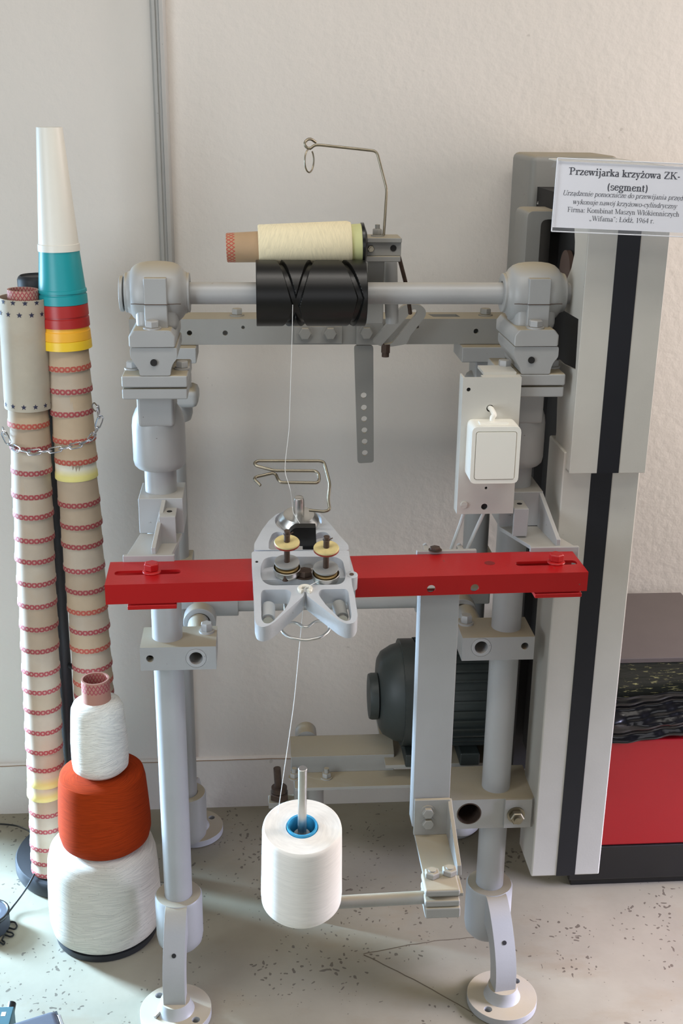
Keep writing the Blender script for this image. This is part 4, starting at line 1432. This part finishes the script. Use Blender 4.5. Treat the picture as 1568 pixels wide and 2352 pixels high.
# star printed tube on top of the left stack
axL = (LT - LB).normalized()
s0 = sight_on_axis(LB, LT, 934)
s1 = sight_on_axis(LB, LT, 682)
hs = (s1 - s0).length
Mst = frame(s0, axL)
stt = thing('cardboard_tube', s0, 'large pale tube with blue star bands topping the left stack', 'tube')
RS0, RS1 = .0442, .0448
MB().lathe([(RS0 - .0025, 0), (RS0, 0), (RS0 + .0003, .002), (RS1, hs), (RS1 - .0025, hs)], M=Matrix.Identity(4), n=48, closed=True).build('tube_wall', card('star_tube_card', (180, 169, 150), kind='none'), stt, M=Mst)
stars = MB()
for zrow, zoff, cnt in ((.010, 0, 13), (hs - .026, 0, 13), (hs - .004, .5, 13)):
    for k in range(cnt):
        a0 = 2 * math.pi * (k + zoff) / cnt
        pts = []
        for j in range(10):
            rr = .0056 if j % 2 == 0 else .0024
            b2 = rad(90 + 36 * j)
            th_ = a0 + rr * math.cos(b2) / RS1
            zz = zrow + rr * math.sin(b2)
            R_ = RS0 + (RS1 - RS0) * max(0, zrow) / hs + .0006
            pts.append(V((R_ * math.cos(th_), R_ * math.sin(th_), min(zz, hs - .0002))))
        ctr = V((R_ * math.cos(a0), R_ * math.sin(a0), zrow))
        stars.add([ctr] + pts, [(0, 1 + j, 1 + (j + 1) % 10) for j in range(10)])
so = stars.build('star_print', M_star, stt, M=Mst)
ti = MB().lathe([(.0262, -.02), (.0305, -.02), (.0285, hs + .014), (.0245, hs + .014)], M=Matrix.Identity(4), n=40, closed=True)
tio = ti.build('cardboard_tube', card('inner_tube_card', (190, 150, 132), N=12, zb=hs - .004, hb=.018, kind='zigzag', bandrgb=(160, 44, 62)), M=Mst)
tag(tio, 'narrow tube with red zigzag end poking out of the starred tube', 'tube')

# coloured cones topping the right stack
axR = (RT - RB).normalized()


def pcone(name, ylow, ytop, rb, rt, mat, label, lip=.016, taper_to=None):
    p0, p1 = sight_on_axis(RB, RT, ylow), sight_on_axis(RB, RT, ytop)
    h = (p1 - p0).length
    ww = .0018
    prof = [(rb - ww, 0), (rb, 0), (rb - .0006, lip), (rb - .0022, lip + .001), (rt, h), (rt - ww, h), (rb - .0024 - ww, lip)]
    o = MB().lathe(prof, M=Matrix.Identity(4), n=44, closed=True).build(name, mat, M=frame(p0, axR))
    return tag(o, label, 'cone', 'coloured plastic cones on the right stack')


pcone('plastic_cone', 797, 690, .0475, .0375, M_yel, 'lemon yellow plastic cone, lowest of the coloured cones')
pcone('plastic_cone', 776, 668, .0466, .0368, M_org, 'amber yellow plastic cone directly under the red cones')
pcone('plastic_cone', 747, 640, .0462, .0366, M_redp, 'lower red plastic cone resting on the amber cone')
pcone('plastic_cone', 722, 615, .0455, .0358, M_redp, 'upper red plastic cone right under the teal cones', lip=.021)
pcone('plastic_cone', 695, 588, .0453, .0355, M_teal, 'lower teal plastic cone showing only its rim')
pcone('plastic_cone', 669, 520, .0450, .0330, M_teal, 'upper teal plastic cone below the white cone', lip=.005)
pcone('plastic_cone', 575, 292, .0385, .0230, M_whitep, 'long white plastic cone at the very top of the right stack', lip=.012)

# chain round both stacks
cl = [(8, 985), (13, 1003), (22, 1022), (45, 1035), (75, 1039), (110, 1036), (145, 1030), (180, 1022), (206, 1010), (220, 990), (229, 965), (226, 945), (214, 930)]
cp = []
for i, (px, py) in enumerate(cl):
    Yc = -.30 - .052 if 2 < i < 9 else (-.30 if i in (0, 12) else -.325)
    cp.append(at(px, py, Yc))
seglen = [(cp[i + 1] - cp[i]).length for i in range(len(cp) - 1)]
tot = sum(seglen)


def along(s):
    for i, l in enumerate(seglen):
        if s <= l or i == len(seglen) - 1:
            return cp[i] + (cp[i + 1] - cp[i]) * (s / l), (cp[i + 1] - cp[i]).normalized()
        s -= l


cho = thing('chain', cp[5], 'zinc link chain looped round both tube stacks', 'chain')
pitch = .0195
nl = int(tot / pitch)
for k in range(nl):
    p, d = along((k + .5) * tot / nl)
    M = frame(p, d, (0, -1, .2))
    if k % 2:
        M = M @ Matrix.Rotation(rad(80), 4, 'Z')
    else:
        M = M @ Matrix.Rotation(rad(-12), 4, 'Z')
    lw, ll = .0052, .0128
    pts = []
    for j in range(16):
        a = 2 * math.pi * j / 16
        sx_, cz_ = math.cos(a), math.sin(a)
        pts.append(V((0, lw * sx_, (ll - lw) * (1 if cz_ > 0.01 else (-1 if cz_ < -.01 else 0)) + lw * cz_)))
    MB().tube([M @ q for q in pts], .0014, 7, True).build('chain_link', M_chain, cho)

# ================================================================== RIGHT: RED BOX, BAG, SLAB
qf = atz(1400, 2036, 0)
RY = qf.y
rbx0 = at(1330, 1850, RY).x
zt = at(1480, 1700, RY).z
zp = at(1470, 1940, RY).z
rbx = thing('storage_box', (1.0, RY + .15, 0), 'red lacquered box on a black plinth behind the gear cover', 'box')
MB().box(rbx0, 1.25, RY, -.03, zp, zt).build('box_body', M_redbox, rbx, bev=.004)
MB().box(rbx0 - .01, 1.25, RY - .004, -.03, .022, zp).build('plinth', M_black, rbx, bev=.003)
MB().box(rbx0, 1.25, RY + .01, -.04, 0.0, .021).build('plinth_foot', M_black, rbx)
# crumpled plastic sheet over it
zs0, zs1 = at(1480, 1702, RY - .01).z, at(1480, 1602, RY - .02).z
gr = MB()
nu, nv = 56, 22
vs, fs = [], []
for i in range(nu + 1):
    u = i / nu
    xx = rbx0 - .015 + u * (1.26 - rbx0)
    for j in range(nv + 1):
        v = j / nv
        q = v * 3.1 + .5 * math.sin(u * 5.3 + .6) + u * 1.3
        fold = .020 * abs(math.sin(q * 1.57)) ** .8 + .004 * math.sin(v * 23 - u * 9) + .0025 * math.sin(u * 60 + v * 8)
        yy = RY - .022 + fold + .006 * v
        zz = zs0 - .006 * math.sin(u * 12) + (zs1 - zs0) * v
        vs.append((xx, yy, zz))
for i in range(nu):
    for j in range(nv):
        a = i * (nv + 1) + j
        fs.append((a, a + 1, a + nv + 2, a + nv + 1))
gr.add(vs, fs)
bgo = gr.build('plastic_sheet', M_bag, smooth=60)
sm = bgo.modifiers.new('thick', 'SOLIDIFY')
sm.thickness = .0015
sm.offset = 0
tag(bgo, 'crumpled black plastic sheet draped over the top of the red box', 'sheet')
zc0, zc1 = zt + .002, at(1480, 1526, RY).z
sl = MB().box(rbx0 - .005, 1.26, RY + .010, -.05, zc0, zc1).build('wrapped_slab', M_film, bev=.006)
tag(sl, 'slab wrapped in shiny speckled black film on the red box', 'package')
zl = zc1 + .012
ld = MB().box(rbx0 - .005, at(1555, 1490, -.05).x, RY + .004, -.03, zc1 + .001, zl).build('dark_board', M_lid, bev=.002)
tag(ld, 'dark brown board lying on the film-wrapped slab', 'board')

# ================================================================== SIGN
sgn = thing('display_sign', at(1420, 384, YU), 'white printed sign in a clear acrylic holder hooked over the gear cover', 'sign')
SY = YU - .028
tl_, bl_ = at(1280, 363, SY), at(1261, 531, SY - .012)
wdir = (at(1568, 376.5, SY - .004) - tl_).normalized()
dn = (bl_ - tl_)
dn = (dn - wdir * dn.dot(wdir) * .85)
SH = dn.length
dn.normalize()
nrm = wdir.cross(dn).normalized()
if nrm.y > 0:
    nrm = -nrm
up_ = -dn
MS = Matrix(((wdir.x, up_.x, nrm.x, tl_.x), (wdir.y, up_.y, nrm.y, tl_.y), (wdir.z, up_.z, nrm.z, tl_.z), (0, 0, 0, 1)))
SW = .262
shear = (bl_ - tl_).dot(wdir)
MB().box(0, SW, -SH, 0, -.0012, .0010, MS).build('acrylic_front', M_acryl, sgn)
MB().box(0, SW, -SH, 0, -.0052, -.0040, MS).build('acrylic_back', M_acryl, sgn)
MB().box(0.002, SW - .002, -SH + .006, -.004, -.0034, -.0028, MS).build('paper', M_paper, sgn, label='white paper with black Polish text')
bk = at(1241, 392, YU + .03)
bv = (bk - tl_)
bv = bv - wdir * bv.dot(wdir) + wdir * 0
MB().prism([MS @ V((0, 0, .001)), MS @ V((SW, 0, .001)), MS @ V((SW, 0, .001)) + bv * .62, MS @ V((0, 0, .001)) + bv * .62], [], V((0, 0, -.002))).build('acrylic_hook', M_acryl, sgn)
for e0, e1 in (((0, 0), (SW, 0)), ((0, -SH), (SW, -SH)), ((0, 0), (0, -SH))):
    MB().tube([MS @ V((*e0, .0005)), MS @ V((*e1, .0005))], .0009, 6).build('bright_edge', simple('frosted_edge', (232, 234, 240), .4), sgn)

# ---- stroke-built serif lettering
GL = {
    'P': (.60, 'v.14,0,.68;a.30,.51,.19,.17,-90,90;t.14,.68,.30,.68;t.14,.34,.30,.34;s.14,0;s.06,.68'),
    'r': (.37, 'v.12,0,.45;A.26,.33,.13,.12,60,150;d.32,.41;s.12,0;q.12,.45'),
    'z': (.44, 't.04,.44,.40,.44;T.38,.42,.06,.02;t.04,.02,.41,.02;t.05,.44,.05,.34;t.40,.02,.40,.13'),
    'e': (.44, 'a.23,.23,.17,.22,20,330;t.08,.26,.39,.26'),
    'w': (.68, 'T.06,.44,.21,.02;t.21,.02,.33,.40;T.31,.44,.46,.02;t.46,.02,.60,.44;s.06,.45;s.31,.45;s.61,.45'),
    'i': (.28, 'v.13,0,.45;s.13,0;q.13,.45;d.13,.62'),
    'j': (.28, 'v.15,-.12,.45;A.05,-.11,.10,.10,-120,0;q.15,.45;d.15,.62'),
    'a': (.44, 'v.31,.03,.34;A.20,.33,.11,.12,0,160;a.20,.12,.13,.12,40,320;t.31,.02,.42,.03;t.2,.26,.31,.22'),
    'k': (.50, 'v.12,0,.68;t.13,.20,.38,.43;T.23,.26,.42,.02;s.12,0;s.43,0;s.37,.45;q.12,.68'),
    'y': (.46, 'T.08,.44,.25,.02;t.40,.44,.20,-.15;d.12,-.17;t.12,-.19,.2,-.15;s.08,.45;s.40,.45'),
    'o': (.47, 'a.235,.225,.18,.22,0,360'),
    'Z': (.60, 't.06,.66,.54,.66;T.51,.64,.08,.03;t.05,.02,.56,.02;t.07,.66,.06,.52;t.55,.02,.57,.17'),
    'K': (.70, 'v.15,0,.68;t.16,.26,.56,.66;T.30,.40,.60,.02;s.15,0;s.15,.68;s.60,0;s.56,.68'),
    '-': (.32, 'h.05,.22,.27,.22'),
    '(': (.32, 'a.36,.26,.24,.46,125,235'),
    ')': (.32, 'a-.04,.26,.24,.46,-55,55'),
    's': (.38, 'A.19,.33,.13,.115,40,260;A.19,.115,.14,.115,-140,80;t.31,.44,.31,.33;t.06,.12,.06,.01'),
    'g': (.47, 'a.21,.29,.14,.155,0,360;a.22,-.10,.18,.11,0,360;t.10,.15,.11,.03;t.11,.03,.35,.01;t.33,.42,.45,.42'),
    'm': (.76, 'v.12,0,.45;v.37,0,.34;v.62,0,.34;A.25,.33,.12,.11,0,150;A.50,.33,.12,.11,0,150;s.12,0;s.37,0;s.62,0;q.12,.45'),
    'n': (.51, 'v.12,0,.45;v.38,0,.34;A.25,.33,.13,.11,0,150;s.12,0;s.38,0;q.12,.45'),
    't': (.30, 'v.13,.06,.58;A.22,.08,.09,.08,180,300;t.02,.43,.27,.43'),
    'U': (.70, 'v.15,.18,.68;t.56,.20,.56,.68;a.355,.20,.205,.20,180,360;s.15,.68;s.56,.68'),
    'd': (.48, 'v.36,0,.68;a.22,.22,.15,.21,30,330;q.36,.68;t.36,.02,.46,.02'),
    'p': (.50, 'v.12,-.20,.45;a.27,.22,.16,.22,-150,150;s.12,-.20;q.12,.45'),
    'c': (.42, 'a.23,.225,.17,.22,45,320;d.36,.37'),
    'u': (.50, 'v.12,.10,.45;v.37,0,.45;A.24,.12,.12,.11,180,330;q.12,.45;q.37,.45;t.37,.02,.47,.02'),
    'l': (.27, 'v.13,0,.68;s.13,0;q.13,.68'),
    'h': (.51, 'v.12,0,.68;v.38,0,.34;A.25,.33,.13,.11,0,150;s.12,0;s.38,0;q.12,.68'),
    'b': (.50, 'v.12,0,.68;a.27,.22,.16,.22,-150,150;q.12,.68'),
    'f': (.32, 'v.13,0,.56;A.24,.56,.11,.12,60,180;d.30,.62;t.03,.43,.27,.43;s.13,0'),
    'F': (.56, 'v.15,0,.68;t.15,.66,.50,.66;t.15,.35,.38,.35;s.15,0;s.09,.68;t.51,.67,.51,.53;t.39,.43,.39,.27'),
    'M': (.86, 't.15,0,.15,.68;T.15,.66,.42,.04;t.42,.04,.70,.66;v.71,0,.68;s.15,0;s.71,0;s.13,.68;s.73,.68'),
    'W': (.90, 'T.10,.66,.30,.02;t.30,.02,.46,.60;T.42,.66,.62,.02;t.62,.02,.82,.66;s.10,.68;s.42,.68;s.82,.68'),
    'L': (.58, 'v.15,0,.68;t.15,.02,.52,.02;s.15,.68;s.10,0;t.53,.02,.55,.18'),
    ':': (.26, 'd.12,.05;d.12,.40'),
    ';': (.26, 'd.12,.40;d.12,.05;t.14,.03,.09,-.10'),
    ',': (.24, 'd.11,.05;t.13,.03,.08,-.10'),
    '.': (.24, 'd.11,.05'),
    '\u201e': (.40, 'd.11,.05;t.13,.03,.08,-.10;d.26,.05;t.28,.03,.23,-.10'),
    '\u201d': (.40, 'd.11,.62;t.13,.60,.08,.48;d.26,.62;t.28,.60,.23,.48'),
    '1': (.48, 'v.25,0,.66;s.25,0;t.12,.56,.25,.66'),
    '9': (.48, 'a.23,.45,.16,.20,0,360;t.39,.45,.34,.18;t.34,.18,.12,.01'),
    '6': (.48, 'a.24,.21,.16,.20,0,360;t.08,.22,.14,.48;t.14,.48,.36,.66'),
    '4': (.48, 'v.33,0,.66;t.33,.64,.04,.20;t.04,.18,.45,.18'),
    ' ': (.25, ''),
}
ALI = {'\u017c': ('z', 'd.22,.60'), '\u0105': ('a', 't.37,.0,.33,-.10;t.33,-.10,.40,-.16'), '\u00f3': ('o', 't.22,.52,.33,.68'), '\u0119': ('e', 't.30,.02,.25,-.09;t.25,-.09,.33,-.15'),
       '\u0142': ('l', 't.02,.28,.25,.42'), '\u0141': ('L', 't.04,.26,.30,.44'), '\u017a': ('z', 't.20,.52,.31,.68')}
for k, (b_, ex) in ALI.items():
    GL[k] = (GL[b_][0], GL[b_][1] + ';' + ex)


def text_mesh(s, size, bold, ital, x0, y0, mb, M):
    T = .13 if bold else .085
    t = .06 if bold else .038
    x = 0.0

    def put(poly):
        mb_pts = [M @ V((x0 + (x + p[0] + (p[1] * .22 if ital else 0)) * size, y0 + p[1] * size, 0)) for p in poly]
        o = len(mb.v)
        mb.v += mb_pts
        mb.f.append(tuple(range(o, o + len(poly))))

    def line(a, b, c, d, w):
        dx, dy = c - a, d - b
        l = math.hypot(dx, dy) or 1
        nx, ny = -dy / l * w / 2, dx / l * w / 2
        put([(a + nx, b + ny), (c + nx, d + ny), (c - nx, d - ny), (a - nx, b - ny)])

    def arc(cx, cy, rx, ry, a0, a1, th):
        n = max(6, int(abs(a1 - a0) / 18))
        for k in range(n):
            A, B = rad(a0 + (a1 - a0) * k / n), rad(a0 + (a1 - a0) * (k + 1) / n)
            ro, ri = rx + T / 2 * th, rx - T / 2 * th
            so, si = ry + t / 2, ry - t / 2
            put([(cx + ro * math.cos(A), cy + so * math.sin(A)), (cx + ro * math.cos(B), cy + so * math.sin(B)),
                 (cx + ri * math.cos(B), cy + si * math.sin(B)), (cx + ri * math.cos(A), cy + si * math.sin(A))])
    for ch in s:
        wdt, spec = GL[ch]
        for tok in filter(None, spec.split(';')):
            c, a = tok[0], [float(q) for q in tok[1:].split(',')]
            if c == 'v':
                line(a[0], a[1], a[0], a[2], T)
            elif c in 'th':
                line(*a, t if c == 't' else t * 1.6)
            elif c == 'T':
                line(*a, T)
            elif c == 'a':
                arc(*a, 1.0)
            elif c == 'A':
                arc(*a, .8)
            elif c == 's':
                line(a[0] - T * 1.1, a[1] + (t / 2 if a[1] < .3 else -t / 2), a[0] + T * 1.1, a[1] + (t / 2 if a[1] < .3 else -t / 2), t)
            elif c == 'q':
                line(a[0] - T * 1.1, a[1] - t * .9, a[0], a[1] - t * .3, t)
            elif c == 'd':
                r = T * .62
                put([(a[0] + r * math.cos(k * math.pi / 4), a[1] + r * math.sin(k * math.pi / 4)) for k in range(8)])
        x += wdt * (1.04 if bold else .96)
    return x * size


def wid(s, bold):
    return sum(GL[c][0] * (1.04 if bold else .96) for c in s)


MSI = MS.inverted()
lines = [('Przewijarka krzy\u017cowa ZK-', True, False, (1308, 400), (1563, 413)),
         ('(segment)', True, False, (1394, 437), (1489, 440)),
         ('Urz\u0105dzenie pomocnicze do przewijania prz\u0119d', False, True, (1292, 446), (1568, 462)),
         ('wykonuje naw\u00f3j krzy\u017cowo-cylindryczny', False, True, (1315, 467), (1554, 480)),
         ('Firma: Kombinat Maszyn W\u0142\u00f3kienniczych', False, False, (1303, 485), (1560, 499)),
         ('\u201eWifama\u201d; \u0141\u00f3d\u017a, 1964 r.', False, False, (1353, 507), (1503, 513))]
for s, bo, it, a, b_ in lines:
    pa = MSI @ atp(a[0], a[1], tl_, nrm)
    pb = MSI @ atp(b_[0], b_[1], tl_, nrm)
    size = (pb.x - pa.x) / wid(s, bo)
    m = MB()
    text_mesh(s, size, bo, it, pa.x, (pa.y + pb.y) / 2, m, MS @ Matrix.Translation(V((0, 0, -.0025))))
    m.build('text_line', M_ink, sgn)

# ================================================================== FLOOR CLUTTER, LOWER LEFT
cab = [(-40, 1893), (0, 1892), (38, 1896), (69, 1909), (88, 1936), (91, 1974), (77, 2013), (57, 2047), (23, 2091), (8, 2112)]
hz = [.004, .004, .008, .043, .044, .044, .044, .030, .006, .02]
co = MB().tube(rnd([atz(px, py, z) for (px, py), z in zip(cab, hz)], .05, 5), .0021, 8).build('black_cable', M_black)
tag(co, 'thin black cable curving over the floor and the black stand foot', 'cable')
rc = atz(-26, 2106, .03)
ro = thing('cord_reel', (rc.x, rc.y, 0), 'dark round reel with zigzag cord at the left edge', 'reel')
MB().lathe([(.008, .0005), (.040, .002), (.042, .008), (.042, .038), (.038, .042), (.026, .042), (.024, .036), (.008, .036)], (rc.x, rc.y, 0), (0, 0, 1), 40).build('reel_body', M_case, ro)
MB().torus((rc.x, rc.y, .040), (0, 0, 1), .040, .004, 40, 8).build('reel_rim', M_black, ro)
zz = [(14, 2118), (34, 2117), (40, 2128), (34, 2135), (18, 2130), (14, 2140), (28, 2142), (32, 2148), (24, 2152), (10, 2146), (4, 2160), (12, 2164), (8, 2170), (-6, 2160)]
MB().tube(rnd([atz(px, py, .004) for px, py in zz], .006, 4), .0019, 8).build('zigzag_cord', M_black, ro)
# teal box
a = atz(30, 2322, .06)
tb_ = thing('teal_box', (a.x - .03, a.y - .05, 0), 'dark teal box with a black knob in the lower left corner', 'box')
MB().box(a.x - .07, a.x, a.y - .10, a.y + .012, 0.0, .06).build('box_body', M_tealbox, tb_, bev=.002)
k0 = V((a.x - .004, a.y + .012, .05))
MB().cyl(k0 + V((-.004, -.004, .0)), k0 + V((-.004, .014, .004)), .0085, n=18).build('knob', M_black, tb_, bev=.001)
lb2 = a + V((-.016, -.004, 0))
MB().box(lb2.x - .004, lb2.x + .004, a.y - .012, a.y - .002, .06, .0604).build('label_sticker', M_whitep, tb_)
# grey case
g0 = atz(102, 2316, .09)
gcx = thing('grey_case', (g0.x, g0.y - .06, 0), 'dark grey hard case with rounded lid cut off by the bottom edge', 'case')
Mg = Matrix.Translation(V((g0.x, g0.y, 0))) @ Matrix.Rotation(rad(22), 4, 'Z')
MB().box(-.075, .02, -.12, .0, 0.0, .084, Mg).build('case_body', M_case, gcx, bev=.012, seg=4)
MB().box(-.077, .022, -.122, .002, .070, .074, Mg).build('lid_seam', M_blackm, gcx)
MB().box(.019, .025, -.06, -.015, .055, .08, Mg).build('latch', M_steel, gcx, bev=.001)
